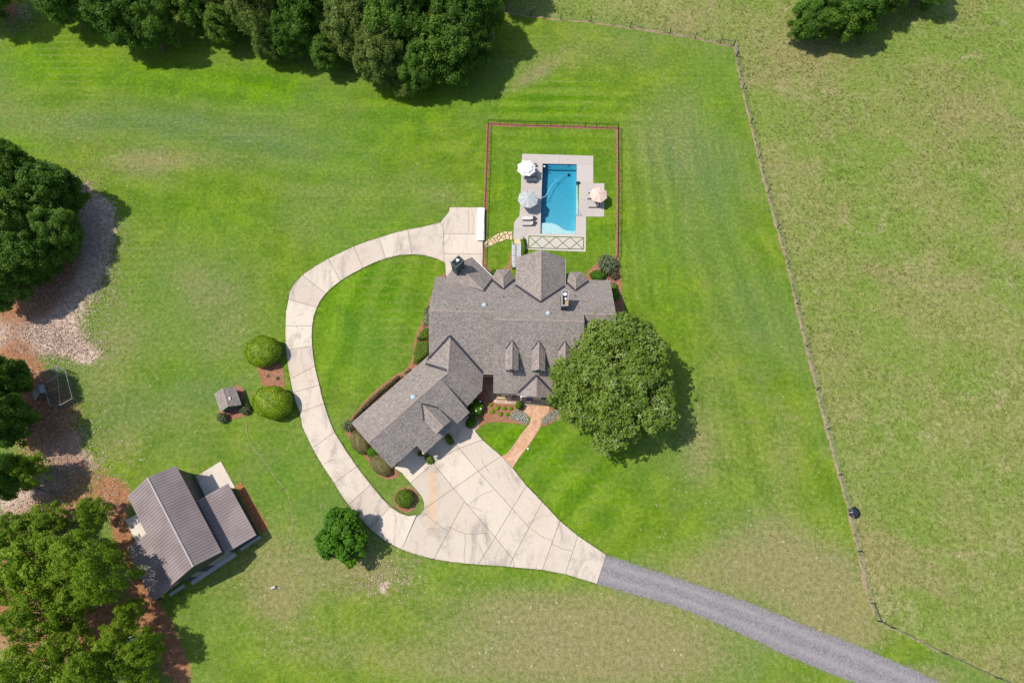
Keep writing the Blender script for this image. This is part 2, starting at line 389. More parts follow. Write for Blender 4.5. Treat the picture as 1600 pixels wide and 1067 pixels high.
M['bark'] = simple('bark', (.15, .115, .09), .95, .35, 2.5, bump=.8); M['paleb'] = simple('pale_bark', (.30, .265, .23), .95, .3, 2.5, bump=.8)
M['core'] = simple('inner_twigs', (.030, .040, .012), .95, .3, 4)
M['water'] = m_water(); M['plaster'] = m_plaster(); M['tile'] = simple('pool_waterline_tile', (.05, .16, .24), .3, .3, 6)
M['mesh'] = simple('galvanised_wire', (.10, .13, .12), .5, .1, 2, .4, .5); M['hose'] = simple('tan_hose', (.42, .32, .20), .6, .1)
M['greyhose'] = simple('pale_vacuum_hose', (.72, .78, .78), .5, .05); M['panel'] = simple('weathered_tin', (.34, .36, .37), .45, .2, 3, .3, .5)
M['post'] = simple('dark_green_post', (.018, .030, .028), .6, .1, 3)
M['step'] = simple('grey_composite_step', (.40, .41, .42), .7, .1, 2)
LF = {
 'wood': m_leaf('woodland_leaves', (.038, .105, .008), (.095, .195, .014), (.180, .285, .034), .40),
 'woodb': m_leaf('pale_woodland_leaves', (.075, .120, .016), (.145, .200, .030), (.230, .280, .070), .34),
 'light': m_leaf('sunny_leaves', (.115, .205, .008), (.240, .355, .016), (.360, .440, .045), .50),
 'oak': m_leaf('lawn_oak_leaves', (.080, .148, .009), (.188, .268, .020), (.320, .390, .170), .36, .4, .45),
 'box': m_leaf('clipped_holly_leaves', (.110, .200, .002), (.235, .345, .003), (.360, .440, .006), .30, .4, .4),
 'maple': m_leaf('bright_green_leaves', (.035, .120, .003), (.080, .215, .005), (.150, .300, .012), .34),
 'hedge': m_leaf('dark_hedge_leaves', (.055, .110, .006), (.120, .195, .012), (.190, .270, .026), .28),
 'brown': m_leaf('brown_barberry_leaves', (.085, .065, .034), (.160, .125, .060), (.240, .205, .100), .2),
 'olive': m_leaf('olive_barberry_leaves', (.110, .120, .028), (.210, .180, .065), (.310, .240, .125), .2),
 'silver': m_leaf('silver_leaves', (.12, .17, .12), (.30, .36, .30), (.58, .64, .58), .1), 'spiky': m_leaf('grey_green_leaves', (.060, .095, .030), (.160, .185, .085), (.30, .31, .20), .2),
 'hyd': m_leaf('hydrangea_leaves', (.028, .100, .004), (.080, .200, .008), (.170, .300, .015), .3),
}

# ------------------------------------------------------------------ ground
def PNP(x, y):
    f = y*math.sin(TILT)+CAMH*math.cos(TILT); up = y*math.cos(TILT)-CAMH*math.sin(TILT)
    f = np.maximum(f, 5.0)
    return 800+F*x/f, 533.5-F*up/f
def inpoly(X, Y, poly):
    r = np.zeros(X.shape, bool); n = len(poly)
    for i in range(n):
        x1, y1 = poly[i]; x2, y2 = poly[(i+1)%n]
        if y1 == y2: continue
        c = ((y1 > Y) != (y2 > Y)) & (X < (x2-x1)*(Y-y1)/(y2-y1)+x1)
        r ^= c
    return r
def inp(p, poly):
    r = False; n = len(poly)
    for i in range(n):
        x1, y1 = poly[i]; x2, y2 = poly[(i+1)%n]
        if (y1 > p[1]) != (y2 > p[1]) and p[0] < (x2-x1)*(p[1]-y1)/(y2-y1)+x1: r = not r
    return r
FENCE_TOP = [(760, 12), (790, 20), (826, 25.5), (876.3, 31.3), (922.8, 35.3), (984.6, 44.2), (1046, 53.6), (1086, 60.8), (1125, 68.7), (1146, 73)]
FENCE_R = [(1146, 73), (1150, 89), (1160, 138.7), (1172.6, 193), (1185.5, 247), (1199, 302), (1214, 357), (1230, 413), (1244, 475), (1259.7, 541.4), (1275.5, 609), (1292, 670.7), (1310.5, 742), (1327, 803), (1340, 861.3), (1360, 942), (1370.6, 969.6)]
FENCE_B = [(1370.6, 969.6), (1400, 984), (1472.6, 1020), (1555, 1057.7), (1640, 1092)]
PAST = [(600, -3)]+FENCE_TOP+FENCE_R+FENCE_B+[(1900, 1200), (9000, 3000), (9000, -3000), (600, -3000)]
PB = [ZA(443, 355), ZA(660, 360), ZA(652, 808), ZA(430, 800)]       # pool outline on the photo
POOL = [W(*p) for p in PB]
def build_ground():
    def axis(a, b, far, st):
        core = np.arange(a, b+st*.5, st); out = []; x = b; s = st
        while x < far: s *= 1.22; x += s; out.append(x)
        o2 = []; x = a; s = st
        while x > -far: s *= 1.22; x -= s; o2.append(x)
        return np.array(o2[::-1]+list(core)+out)
    xs = axis(-110, 112, 900, .55); ys = axis(-24, 96, 900, .55)
    nx, ny = len(xs), len(ys)
    X, Y = np.meshgrid(xs, ys); X = X.ravel(); Y = Y.ravel()
    px, py = PNP(X, Y)
    far = (np.abs(X) > 120) | (Y < -40) | (Y > 115)
    A = {k: np.zeros(X.shape) for k in ('lush', 'blue', 'dry', 'pasture', 'sand', 'soil', 'mow')}
    wob = lambda s, a, ph: a*(np.sin(X*s+ph)+np.sin(Y*s*1.3+ph*2)+np.sin((X+Y)*s*.7+ph*3))/3
    A['pasture'][inpoly(px, py, PAST)] = 1
    def blob(att, x, y, rx, ry, k=1.0, ang=0.0, sharp=1.0):
        a = math.radians(ang); dx = px-x; dy = py-y
        u = (dx*math.cos(a)+dy*math.sin(a))/rx; v = (-dx*math.sin(a)+dy*math.cos(a))/ry
        A[att][:] = np.maximum(A[att], 0)+k*np.exp(-np.power(u*u+v*v, sharp))
    for b in [ # bright mown lawn
        (550, 520, 80, 110, 1.0), (600, 470, 70, 60, .8), (900, 760, 110, 80, .9), (840, 690, 60, 40, .8), (860, 300, 100, 120, 1.1), (870, 160, 110, 32, 1.0),
        (250, 125, 190, 36, 1.0, 6), (60, 100, 60, 40, .6), (430, 130, 90, 40, .8), (640, 170, 90, 60, .8), (520, 240, 110, 50, .5), (340, 330, 90, 50, .6),
        (590, 350, 90, 30, .5), (30, 230, 40, 15, .9), (220, 320, 50, 30, .4), (560, 430, 60, 30, .6), (1030, 440, 60, 120, .55), (1160, 380, 40, 120, .3), (1120, 170, 30, 60, .5),
        (1090, 110, 60, 25, .5), (430, 760, 60, 70, .6), (560, 700, 40, 30, .7), (660, 910, 50, 30, .8), (420, 1010, 60, 25, .5), (790, 690, 40, 30, .9), (1150, 760, 80, 60, .25), (820, 910, 60, 14, .4),
        (230, 430, 50, 60, .3), (300, 580, 80, 60, .3), (620, 690, 40, 60, .5)]: blob('lush', *b)
    for b in [(270, 190, 130, 30, .9, 4), (420, 230, 120, 36, .7), (130, 200, 70, 25, .5), (360, 430, 60, 60, .4), (330, 610, 70, 30, .6), (1060, 250, 60, 60, .8), (1130, 300, 40, 80, .6),
              (1170, 480, 60, 60, .6), (500, 800, 60, 50, .4), (330, 960, 60, 60, .4), (200, 640, 90, 50, .7), (300, 700, 60, 30, .4), (590, 540, 60, 60, .35), (1100, 620, 60, 60, .3), (1000, 900, 60, 30, .3), (1500, 300, 90, 120, .3)]: blob('blue', *b)
    for b in [ # thin, dry grass
        (80, 190, 90, 26, .45), (170, 255, 90, 22, .45), (240, 250, 60, 30, .5), (330, 250, 100, 20, .45), (230, 380, 40, 60, .3), (370, 470, 60, 55, .45), (340, 540, 60, 45, .45), (190, 520, 60, 50, .45),
        (160, 600, 60, 80, .5), (300, 440, 40, 40, .5), (270, 650, 60, 40, .45), (190, 700, 50, 30, .5), (560, 890, 110, 50, .9), (500, 1010, 120, 40, .5), (760, 1040, 200, 40, .8), (850, 960, 200, 50, 1.0), (420, 880, 60, 100, .7),
        (1000, 1020, 160, 60, 1.2), (1150, 890, 140, 50, .95), (1290, 920, 80, 70, 1.2), (1330, 990, 80, 30, .95), (1200, 830, 80, 50, .55), (1120, 560, 45, 120, .35), (1090, 690, 30, 60, .5), (1130, 720, 90, 60, .4),
        (1010, 230, 40, 60, .3), (1060, 190, 90, 80, .35), (920, 80, 120, 40, .5), (830, 120, 50, 14, .8, -30), (1075, 330, 14, 110, .35), (1230, 700, 40, 90, .5), (1450, 1055, 60, 20, .9),
        (900, 200, 40, 8, .5), (470, 360, 60, 30, .35), (520, 300, 200, 16, .35), (700, 310, 40, 14, .4), (330, 900, 60, 50, .35), (440, 940, 50, 30, .6), (480, 640, 30, 40, .3),
        (1265, 130, 30, 12, .7, 25), (1310, 145, 30, 10, .6, 10), (1350, 150, 20, 6, .8), (1230, 220, 30, 12, .4), (1400, 90, 80, 20, .4), (1480, 180, 40, 14, .5, 20), (1460, 860, 60, 16, .6, 15), (1510, 865, 20, 8, .9),
        (1330, 650, 14, 8, .8), (1560, 720, 40, 20, .6, 30), (1290, 400, 30, 30, .4), (1400, 480, 60, 20, .4, 40), (1560, 590, 30, 18, .5), (1420, 700, 60, 30, .35), (1390, 930, 60, 30, .4), (1500, 980, 60, 30, .5), (1580, 400, 30, 60, .4)]: blob('dry', *b)
    for b in [ # pale bare sandy ground beside the western wood
        (150, 385, 34, 74, .60, 20), (90, 455, 75, 36, .66, -25), (66, 515, 70, 34, .78, -10), (105, 540, 60, 20, .66, 15), (140, 340, 30, 30, .5), (30, 545, 30, 22, .5), (130, 295, 26, 18, .42, 35), (70, 590, 40, 20, .4),
        (95, 690, 50, 20, .62, -20), (120, 720, 50, 22, .62, 10), (75, 760, 60, 30, .6), (20, 790, 40, 60, .55), (135, 560, 20, 14, .4), (60, 640, 40, 40, .32), (10, 500, 30, 40, .5), (600, 912, 14, 8, .55), (598, 925, 10, 10, .5),
        (480, 890, 30, 6, .3), (640, 905, 8, 16, .4), (30, 20, 40, 30, .4), (270, 60, 50, 12, .2), (20, 1000, 60, 60, .5), (155, 325, 20, 14, .35)]: blob('sand', *b)
    for b in [ # red clay and leaf litter
        (20, 480, 60, 40, .5), (25, 560, 40, 40, .5), (60, 620, 50, 60, .42), (60, 680, 60, 60, .45), (30, 420, 80, 60, .5), (110, 640, 30, 60, .28), (130, 740, 50, 40, .45), (100, 420, 40, 50, .30), (60, 380, 60, 60, .45), (150, 620, 14, 60, .2),
        (185, 770, 26, 18, .75, 25), (192, 830, 18, 60, .8, -15), (225, 930, 26, 40, .75), (250, 985, 22, 44, .85, -25), (275, 1040, 24, 44, .85, -25), (140, 960, 50, 80, .5), (60, 880, 90, 90, .40), (90, 1000, 120, 80, .42), (0, 15, 40, 26, .75), (20, 900, 60, 120, .45),
        (110, 790, 60, 30, .35), (640, 100, 70, 40, .35), (300, 10, 100, 30, .4), (50, 470, 40, 24, .35), (20, 600, 40, 60, .4), (395, 805, 8, 34, .8, -28), (20, 350, 80, 80, .35), (600, 20, 200, 40, .4)]: blob('soil', *b)
    # mowing stripes
    def stripe(poly, ang, wid, k, bend=0.0):
        m = inpoly(px, py, poly); a = math.radians(ang)
        t = (X*math.cos(a)+Y*math.sin(a))+bend*np.sin((X*-math.sin(a)+Y*math.cos(a))*.06)+wob(.35, .25, 1)
        A['mow'][m] = (k*np.tanh(2*np.sin(t*math.pi/wid))*(.65+.35*np.sin(X*.21)*np.sin(Y*.17)))[m]
    stripe([(757, 192), (775, 150), (830, 128), (985, 140), (1010, 200), (975, 200)], 90, 1.3, .8)
    stripe([(765, 200), (965, 202), (960, 245), (765, 240)], 88, 1.2, .6)
    stripe([(765, 240), (812, 240), (800, 375), (765, 375)], 0, 1.2, .45)
    stripe([(490, 470), (560, 400), (690, 400), (680, 430), (670, 560), (560, 660), (500, 610)], -8, 2.3, .55, 1.5)
    stripe([(800, 730), (850, 640), (1060, 640), (1060, 800), (960, 875)], -48, 2.4, .62, 1.0)
    stripe([(975, 200), (1060, 200), (1070, 480), (980, 480)], 2, 1.5, .55)
    stripe([(200, 90), (600, 130), (740, 190), (740, 300), (300, 330), (0, 290), (0, 150)], 88, 2.2, .30, 3)
    stripe([(620, 850), (900, 900), (1400, 1067), (300, 1067)], 70, 2.6, .28, 2)
    stripe([(1060, 200), (1160, 200), (1290, 700), (1370, 960), (1100, 880), (1080, 500)], 14, 2.2, .35, 1)
    stripe([(755, 700), (780, 655), (830, 670), (790, 712)], -40, 1.2, .4)
    for k in ('sand', 'soil'): A[k] = np.clip(A[k]*1.0, 0, .9)
    for k in A: A[k] = np.clip(A[k], -1, 1.2)
    for k in ('lush', 'blue', 'sand', 'soil', 'mow', 'dry'): A[k][far] *= .0
    # a very slight unevenness of the land away from the buildings
    iy, ix = np.meshgrid(np.arange(ny-1), np.arange(nx-1), indexing='ij')
    b = (iy*nx+ix).ravel(); Q = np.stack([b, b+1, b+nx+1, b+nx], 1)
    cx = (X[Q[:, 0]]+X[Q[:, 2]])/2; cy = (Y[Q[:, 0]]+Y[Q[:, 2]])/2
    c = np.array(POOL); ctr = c.mean(0); big = ctr+(c-ctr)*1.10
    keep = ~inpoly(cx, cy, [tuple(p) for p in big]); Q = Q[keep]
    me = npmesh('ground', np.stack([X, Y, np.zeros_like(X)], 1), Q, M['ground'], {k: ('POINT', v) for k, v in A.items()})
    o = bpy.data.objects.new('ground', me); COL.objects.link(o); setp(o, kind='structure', label='green mown lawn and rough pasture round the house')
build_ground()

def sheet(name, pts, z, mat, **k):
    mb = MB(); mb.add([(x, y, z) for x, y in pts], [tuple(range(len(pts)))])
    a = sum(pts[i][0]*pts[(i+1)%len(pts)][1]-pts[(i+1)%len(pts)][0]*pts[i][1] for i in range(len(pts)))
    if a < 0: mb.f = [mb.f[0][::-1]]
    return mb.obj(name, mat, **k)
def shrink(poly, d):
    """inset a polygon by d (for joints)"""
    n = len(poly); a = sum(poly[i][0]*poly[(i+1)%n][1]-poly[(i+1)%n][0]*poly[i][1] for i in range(n))
    if a < 0: poly = poly[::-1]
    out = []
    for i in range(n):
        p0, p1, p2 = Vector(poly[i-1]).to_2d(), Vector(poly[i]).to_2d(), Vector(poly[(i+1)%n]).to_2d()
        e1 = (p1-p0).normalized(); e2 = (p2-p1).normalized()
        n1 = Vector((-e1.y, e1.x)); n2 = Vector((-e2.y, e2.x)); b = n1+n2
        b = b*(d/max(.3, b.dot(n1))) if b.length > 1e-6 else n1*d
        out.append(tuple(p1+b))
    return out
def smoothpoly(pts, it=2, closed=True):
    for _ in range(it):
        o = []; n = len(pts)
        rng = range(n) if closed else range(n-1)
        if not closed: o.append(pts[0])
        for i in rng:
            a, b = pts[i], pts[(i+1)%n]
            o += [(a[0]*.75+b[0]*.25, a[1]*.75+b[1]*.25), (a[0]*.25+b[0]*.75, a[1]*.25+b[1]*.75)]
        if not closed: o.append(pts[-1])
        pts = o
    return pts
def along(pts, step):
    """points every step metres along a polyline"""
    out = [pts[0]]; acc = 0
    for a, b in zip(pts, pts[1:]):
        L = math.dist(a, b); t = step-acc
        while t <= L: out.append((a[0]+(b[0]-a[0])*t/L, a[1]+(b[1]-a[1])*t/L)); t += step
        acc = (acc+L)%step
    return out
def strip(pts, w):
    L = []; R = []
    for i, p in enumerate(pts):
        a = pts[max(i-1, 0)]; b = pts[min(i+1, len(pts)-1)]
        dx, dy = b[0]-a[0], b[1]-a[1]; l = math.hypot(dx, dy) or 1
        L.append((p[0]-dy/l*w/2, p[1]+dx/l*w/2)); R.append((p[0]+dy/l*w/2, p[1]-dx/l*w/2))
    return L+R[::-1]
def stripsheet(name, pts, w, z, mat, rnd=None, **k):
    mb = MB(); s = strip(pts, w); n = len(pts)
    L = s[:n]; R = s[n:][::-1]
    if rnd: 
        L = [(x+rnd.uniform(-.1, .1), y+rnd.uniform(-.1, .1)) for x, y in L]; R = [(x+rnd.uniform(-.1, .1), y+rnd.uniform(-.1, .1)) for x, y in R]
    mb.add([(x, y, z) for x, y in R]+[(x, y, z) for x, y in L], [(i, i+1, n+i+1, n+i) for i in range(n-1)])
    return mb.obj(name, mat, **k)

# ---- mulch beds and the mulched line under the fences
rnd = random.Random(4)
BEDS = [
 [(957, 400), ZK(870, 165), ZK(770, 185), ZK(660, 270), ZK(590, 350), ZK(560, 400), ZK(560, 470), ZK(860, 470), ZK(900, 880), ZK(1010, 860), ZK(1040, 700), ZK(1000, 640), ZK(1005, 480), ZK(980, 330), ZK(975, 170)],
 [ZF(940, 395), ZF(905, 405), ZF(875, 470), ZF(850, 530), ZF(815, 640), ZF(775, 720), ZF(765, 840), ZF(700, 900), ZF(560, 1010), ZF(620, 1010), ZF(860, 830), ZF(900, 430), ZF(940, 430)],
 [ZC(35, 640), ZC(60, 590), ZC(180, 440), ZC(280, 350), ZC(400, 262), ZC(450, 270), ZC(100, 620), ZC(250, 800), ZC(375, 900), ZC(405, 945), ZC(385, 970), ZC(330, 980), ZC(270, 960), ZC(200, 880), ZC(170, 820), ZC(90, 740), ZC(50, 690)],
 [ZI(465, 415), ZI(510, 500), ZI(530, 610), ZI(600, 640), ZI(735, 655), ZI(742, 570), ZI(715, 380), ZI(600, 400)],
 [ZI(270, 600), ZI(330, 605), ZI(365, 650), ZI(380, 700), ZI(340, 780), ZI(440, 800), ZI(440, 850), ZI(380, 890), ZI(240, 925), ZI(130, 950), ZI(110, 900), ZI(150, 840), ZI(190, 800)],
 [ZD(200, 165), ZD(300, 165), ZD(330, 410), ZD(440, 425), ZD(580, 450), ZD(590, 500), ZD(645, 570), ZD(620, 615), ZD(600, 622), ZD(540, 605), ZD(400, 590), ZD(240, 592), ZD(190, 625), ZD(160, 660), ZD(150, 640), ZD(120, 540), ZD(60, 560), ZD(20, 520), ZD(70, 440), ZD(190, 330)],
 [ZD(735, 635), ZD(820, 612), ZD(890, 570), ZD(960, 480), ZD(970, 420), ZD(850, 430), ZD(810, 510), ZD(745, 570)],
 [ZL(618, 150), ZL(640, 150), ZL(640, 330), ZL(720, 440), ZL(760, 470), ZL(700, 500), ZL(612, 370)],
 [ZL(985, 120), ZL(985, 430), ZL(860, 440), ZL(870, 400), ZL(940, 370), ZL(970, 200)],
 [ZH(330, 255), ZH(440, 250), ZH(425, 300), ZH(395, 308)], [ZH(470, 130), ZH(560, 190), ZH(520, 200), ZH(480, 170)],
]
for i, b in enumerate(BEDS):
    sheet('mulch_bed', smoothpoly([W(*p) for p in b], 2), .030+.002*i, M['mulch'], kind='structure')
mc = W(634.5, 780.5); 
sheet('mulch_bed', [(mc[0]+1.75*math.cos(t)*(1+.04*math.sin(3*t)), mc[1]+1.85*math.sin(t)) for t in np.linspace(0, 2*math.pi, 32, endpoint=False)], .03, M['mulch'], kind='structure')
PF = [ZL(612, 380), (755, 400), (757, 350), (760, 280), (763, 194), (800, 196), (880, 198), (965.5, 201), (966, 300), (965, 400), (957, 418), ZK(835, 445)]   # pool fence line
PFW = [W(*p) for p in PF]
for seg in (PFW[0:5], PFW[4:8], PFW[7:11]):
    stripsheet('mulch_strip', along(seg, .8)+[seg[-1]], .62, .022+.002*(seg[0] is PFW[4]), M['mulch'], rnd, kind='structure')
M['clay'] = simple('bare_clay', (.30, .215, .130), .95, .35, 2.5, bump=.4)
for fl, ww in ((FENCE_TOP, .36), (FENCE_R, .36), (FENCE_B[:3], .15)):
    p = [W(*q) for q in fl]; p = along(p, .7)
    mb = MB(); n = len(p); s = strip(p, ww); L = s[:n]; R = s[n:][::-1]
    L = [(x+rnd.gauss(0, .10), y+rnd.gauss(0, .10)) for x, y in L]; R = [(x+rnd.gauss(0, .10), y+rnd.gauss(0, .10)) for x, y in R]
    mb.add([(x, y, .018) for x, y in R]+[(x, y, .018) for x, y in L], [(i, i+1, n+i+1, n+i) for i in range(n-1)])
    mb.obj('bare_earth_strip', M['clay'], kind='structure')

# ---- concrete driveway: slabs over a dark joint bed
drive = empty('driveway', (*W(700, 760), 0), kind='structure', label='pale pinkish concrete driveway looping west of the house')
OUT = [ZF(950,77), ZF(945,100), ZF(925,125), ZF(900,152), ZF(820,172), ZF(745,185), ZF(672,203), ZF(605,225), ZF(540,245), ZF(480,268), ZF(415,298), ZF(355,328), ZF(290,365), ZF(228,408), ZF(185,455), ZF(165,490), ZF(155,530), ZF(147,590), ZF(145,658), ZF(144,715), ZF(148,775), ZF(156,850), ZF(168,918), ZF(180,980), ZF(197,1035),
       ZG(330,100), ZG(385,215), ZG(440,310), ZG(505,408), ZG(545,475), ZG(585,530), ZG(640,592), ZG(705,662), ZG(790,730), ZG(880,778)]
def cell(outer, inner): return outer+inner[::-1]
cells = []
def C(*pts): cells.append([p for p in pts])
f, g = ZF, ZG
C(f(950,77), f(1113,77), f(1113,208), f(922,208), f(921,178), f(903,151), f(925,125), f(945,100))
C(f(922,208), f(1113,208), f(1113,305), f(922,305))
C(f(765,308), f(745,185), f(820,172), f(903,151), f(921,178), f(922,305), f(922,345), f(890,330), f(830,313))
C(f(922,305), f(1113,305), f(1113,370), f(1040,420), f(932,420), f(928,350), f(922,345))
C(f(605,225), f(672,203), f(745,185), f(765,308), f(700,312), f(637,328))
C(f(480,268), f(540,245), f(605,225), f(637,328), f(580,348), f(525,375))
C(f(355,328), f(415,298), f(480,268), f(525,375), f(468,404), f(415,438))
C(f(228,408), f(290,365), f(355,328), f(415,438), f(375,468), f(343,500))
C(f(160,528), f(165,490), f(185,455), f(228,408), f(343,500), f(316,535), f(300,568))
C(f(145,658), f(147,590), f(160,528), f(300,568), f(284,610), f(277,658))
C(f(148,775), f(144,715), f(145,658), f(277,658), f(274,710), f(277,757))
C(f(168,918), f(156,850), f(148,775), f(277,757), f(281,805), f(290,855))
C(f(182,984), f(168,918), f(290,855), f(300,900), f(312,948))
C(f(215,1080), f(197,1035), f(182,984), f(312,948), f(322,995), f(334,1040))
C(g(385,215), g(330,100), f(215,1080), f(334,1040), g(480,60), g(508,125))
C(g(505,408), g(440,310), g(385,215), g(508,125), g(570,225), g(632,315))
C(g(585,530), g(545,475), g(505,408), g(632,315), g(672,368), g(710,415))
C(g(705,662), g(640,592), g(585,530), g(710,415), g(770,490), g(818,538))
C(g(880,778), g(790,730), g(705,662), g(818,538), g(870,575), g(920,590), g(965,582))
h = ZH
C(h(200,325), h(330,170), h(415,297), h(290,408), h(240,350))
C(h(330,170), h(470,90), h(560,215), h(415,297))
C(h(470,90), h(600,10), h(650,120), h(690,168), h(560,215))
C(h(290,408), h(415,297), h(530,437), h(365,553), h(365,518), h(352,482))
C(h(415,297), h(560,215), h(665,342), h(530,437))
C(h(560,215), h(690,168), h(795,258), h(665,342))
C(h(240,778), h(322,597), h(345,580), h(365,553), h(530,437), h(590,510), h(420,830), h(330,808))
C(h(420,830), h(590,510), h(760,708), h(665,860), h(540,850))
C(h(590,510), h(530,437), h(665,342), h(855,550), h(760,708))
C(h(665,342), h(795,258), h(862,330), h(935,422), h(855,550))
C(h(855,550), h(935,422), h(1022,512), h(948,655))
C(h(855,550), h(948,655), h(858,828), h(760,708))
C(h(760,708), h(858,828), h(840,873), h(665,860))
C(h(948,655), h(1022,512), h(1120,617), h(1022,890), h(840,873), h(858,828))
C(h(1120,617), h(1220,700), h(1150,915), h(1022,890))
C(h(1220,700), h(1377,805), h(1325,967), h(1150,915))
for c in cells:
    p = [W(*q) for q in c]; ps = shrink(p, .028)
    MB().prism(ps, .0, .10, 0).obj('slab', M['drive'], drive)
bed = MB()
for c in cells:
    p = shrink([W(*q) for q in c], -.012); bed.prism(p, .0, .075)
# one joint bed: keep only tops to avoid coincident sides
jb = MB()
for i, c in enumerate(cells):
    p = shrink([W(*q) for q in c], -.010); n = len(p)
    jb.add([(x, y, .070+.0004*i) for x, y in p], [tuple(range(n))])
o = jb.obj('joint_bed', M['joint'], drive)
CR = [[h(750,447), h(700,470), h(650,495), h(620,525)], [h(370,575), h(415,615), h(450,645), h(500,672)], [h(500,650), h(560,675), h(595,690), h(660,690), h(720,685)], [h(1020,705), h(1075,725), h(1075,748), h(1130,770), h(1190,785)],
      [h(592,690), h(592,770), h(590,855)], [h(685,270), h(700,310), h(730,350)], [h(700,680), h(715,720), h(708,745)], [h(960,660), h(1000,695), h(1030,712)], [g(450,300), g(480,285), g(520,275)], [f(1040,90), f(1045,140), f(1040,205)], [f(1065,100), f(1070,150), f(1062,208)], [f(265,770), f(270,800), f(278,830)], [h(300,575), h(345,585), h(380,580)], [h(858,828), h(866,874)], [h(600,520), h(640,545), h(690,560)]]
for cpts in CR:
    p = [W(*q) for q in cpts]; q = [p[0]]
    for a, b in zip(p, p[1:]):
        for t in (.33, .66, 1): q.append((a[0]+(b[0]-a[0])*t+rnd.gauss(0, .05), a[1]+(b[1]-a[1])*t+rnd.gauss(0, .05)))
    mb = MB(); n = len(q); s = strip(q, .05); L = s[:n]; R = s[n:][::-1]
    mb.add([(x, y, .1045) for x, y in R]+[(x, y, .1045) for x, y in L], [(i, i+1, n+i+1, n+i) for i in range(n-1)]); mb.obj('crack', M['crack'], drive)

# ---- gravel road
RT = [(946.5, 867), (1000, 884), (1100, 917), (1180, 945), (1250, 974), (1330, 1005), (1400, 1034), (1470, 1066), (1560, 1110), (1700, 1190)]
RB = [(933, 912), (990, 928), (1060, 947), (1120, 972), (1180, 1000), (1240, 1028), (1300, 1052), (1340, 1068), (1430, 1112), (1560, 1185)]
def resample(p, n):
    p = [np.array(q) for q in p]; d = [0]
    for a, b in zip(p, p[1:]): d.append(d[-1]+np.linalg.norm(b-a))
    return [tuple(np.array([np.interp(t, d, [q[k] for q in p]) for k in (0, 1)])) for t in np.linspace(0, d[-1], n)]
n = 120; A_ = resample([W(*p) for p in smoothpoly(RT, 2, False)], n); B_ = resample([W(*p) for p in smoothpoly(RB, 2, False)], n); m_ = 21
V = []; tr = []
for i in range(n):
    ja = rnd.gauss(0, .07); jb_ = rnd.gauss(0, .07)
    for j in range(m_):
        s = j/(m_-1); ss = s+(ja*(1-s)*.2 if j == 0 else 0)+(jb_*.2 if j == m_-1 else 0)
        V.append((A_[i][0]*(1-ss)+B_[i][0]*ss, A_[i][1]*(1-ss)+B_[i][1]*ss, .03+.05*math.sin(math.pi*s)))
        tr.append(max(math.exp(-((s-.27)/.10)**2), math.exp(-((s-.72)/.10)**2)))
Q = [(i*m_+j, (i+1)*m_+j, (i+1)*m_+j+1, i*m_+j+1) for i in range(n-1) for j in range(m_-1)]
Q = [q[::-1] for q in Q]
me = npmesh('gravel_road', np.array(V), np.array(Q), M['gravel'], {'track': ('POINT', np.array(tr))})
o = bpy.data.objects.new('gravel_road', me); COL.objects.link(o); setp(o, kind='structure')

# ---- paved walks: one stone per Voronoi cell
def clip(poly, p, nrm):
    out = []; n = len(poly)
    for i in range(n):
        a, b = poly[i], poly[(i+1)%n]
        da = (a[0]-p[0])*nrm[0]+(a[1]-p[1])*nrm[1]; db = (b[0]-p[0])*nrm[0]+(b[1]-p[1])*nrm[1]
        if da <= 0: out.append(a)
        if da*db < 0: t = da/(da-db); out.append((a[0]+(b[0]-a[0])*t, a[1]+(b[1]-a[1])*t))
    return out
def voronoi(poly, size, rg):
    xs = [p[0] for p in poly]; ys = [p[1] for p in poly]; S = []
    y = min(ys); r = 0
    while y < max(ys)+size:
        x = min(xs)+(r%2)*size/2
        while x < max(xs)+size:
            q = (x+rg.uniform(-.36, .36)*size, y+rg.uniform(-.36, .36)*size)
            if inp(q, poly): S.append(q)
            x += size
        y += size*.9; r += 1
    G = []
    n = len(poly)
    for q in S:
        for i in range(n):
            a, b = poly[i], poly[(i+1)%n]; dx, dy = b[0]-a[0], b[1]-a[1]; L2 = dx*dx+dy*dy
            if L2 < 1e-9: continue
            t = ((q[0]-a[0])*dx+(q[1]-a[1])*dy)/L2
            if -.05 <= t <= 1.05:
                f_ = (a[0]+dx*t, a[1]+dy*t)
                if math.dist(q, f_) < size*1.3: G.append((2*f_[0]-q[0], 2*f_[1]-q[1]))
    out = []
    for q in S:
        c = [(q[0]-size*1.2, q[1]-size*1.2), (q[0]+size*1.2, q[1]-size*1.2), (q[0]+size*1.2, q[1]+size*1.2), (q[0]-size*1.2, q[1]+size*1.2)]
        for s in S+G:
            d = (s[0]-q[0], s[1]-q[1]); L = math.hypot(*d)
            if L < 1e-6 or L > size*3.2: continue
            c = clip(c, ((s[0]+q[0])/2, (s[1]+q[1])/2), (d[0]/L, d[1]/L))
            if len(c) < 3: break
        if len(c) >= 3:
            cc = [c[0]]
            for p in c[1:]:
                if math.dist(p, cc[-1]) > .05: cc.append(p)
            if math.dist(cc[0], cc[-1]) < .05: cc.pop()
            ar = abs(sum(cc[i][0]*cc[(i+1)%len(cc)][1]-cc[(i+1)%len(cc)][0]*cc[i][1] for i in range(len(cc)))/2) if len(cc) > 2 else 0
            if ar > .02: out.append(cc)
    return out
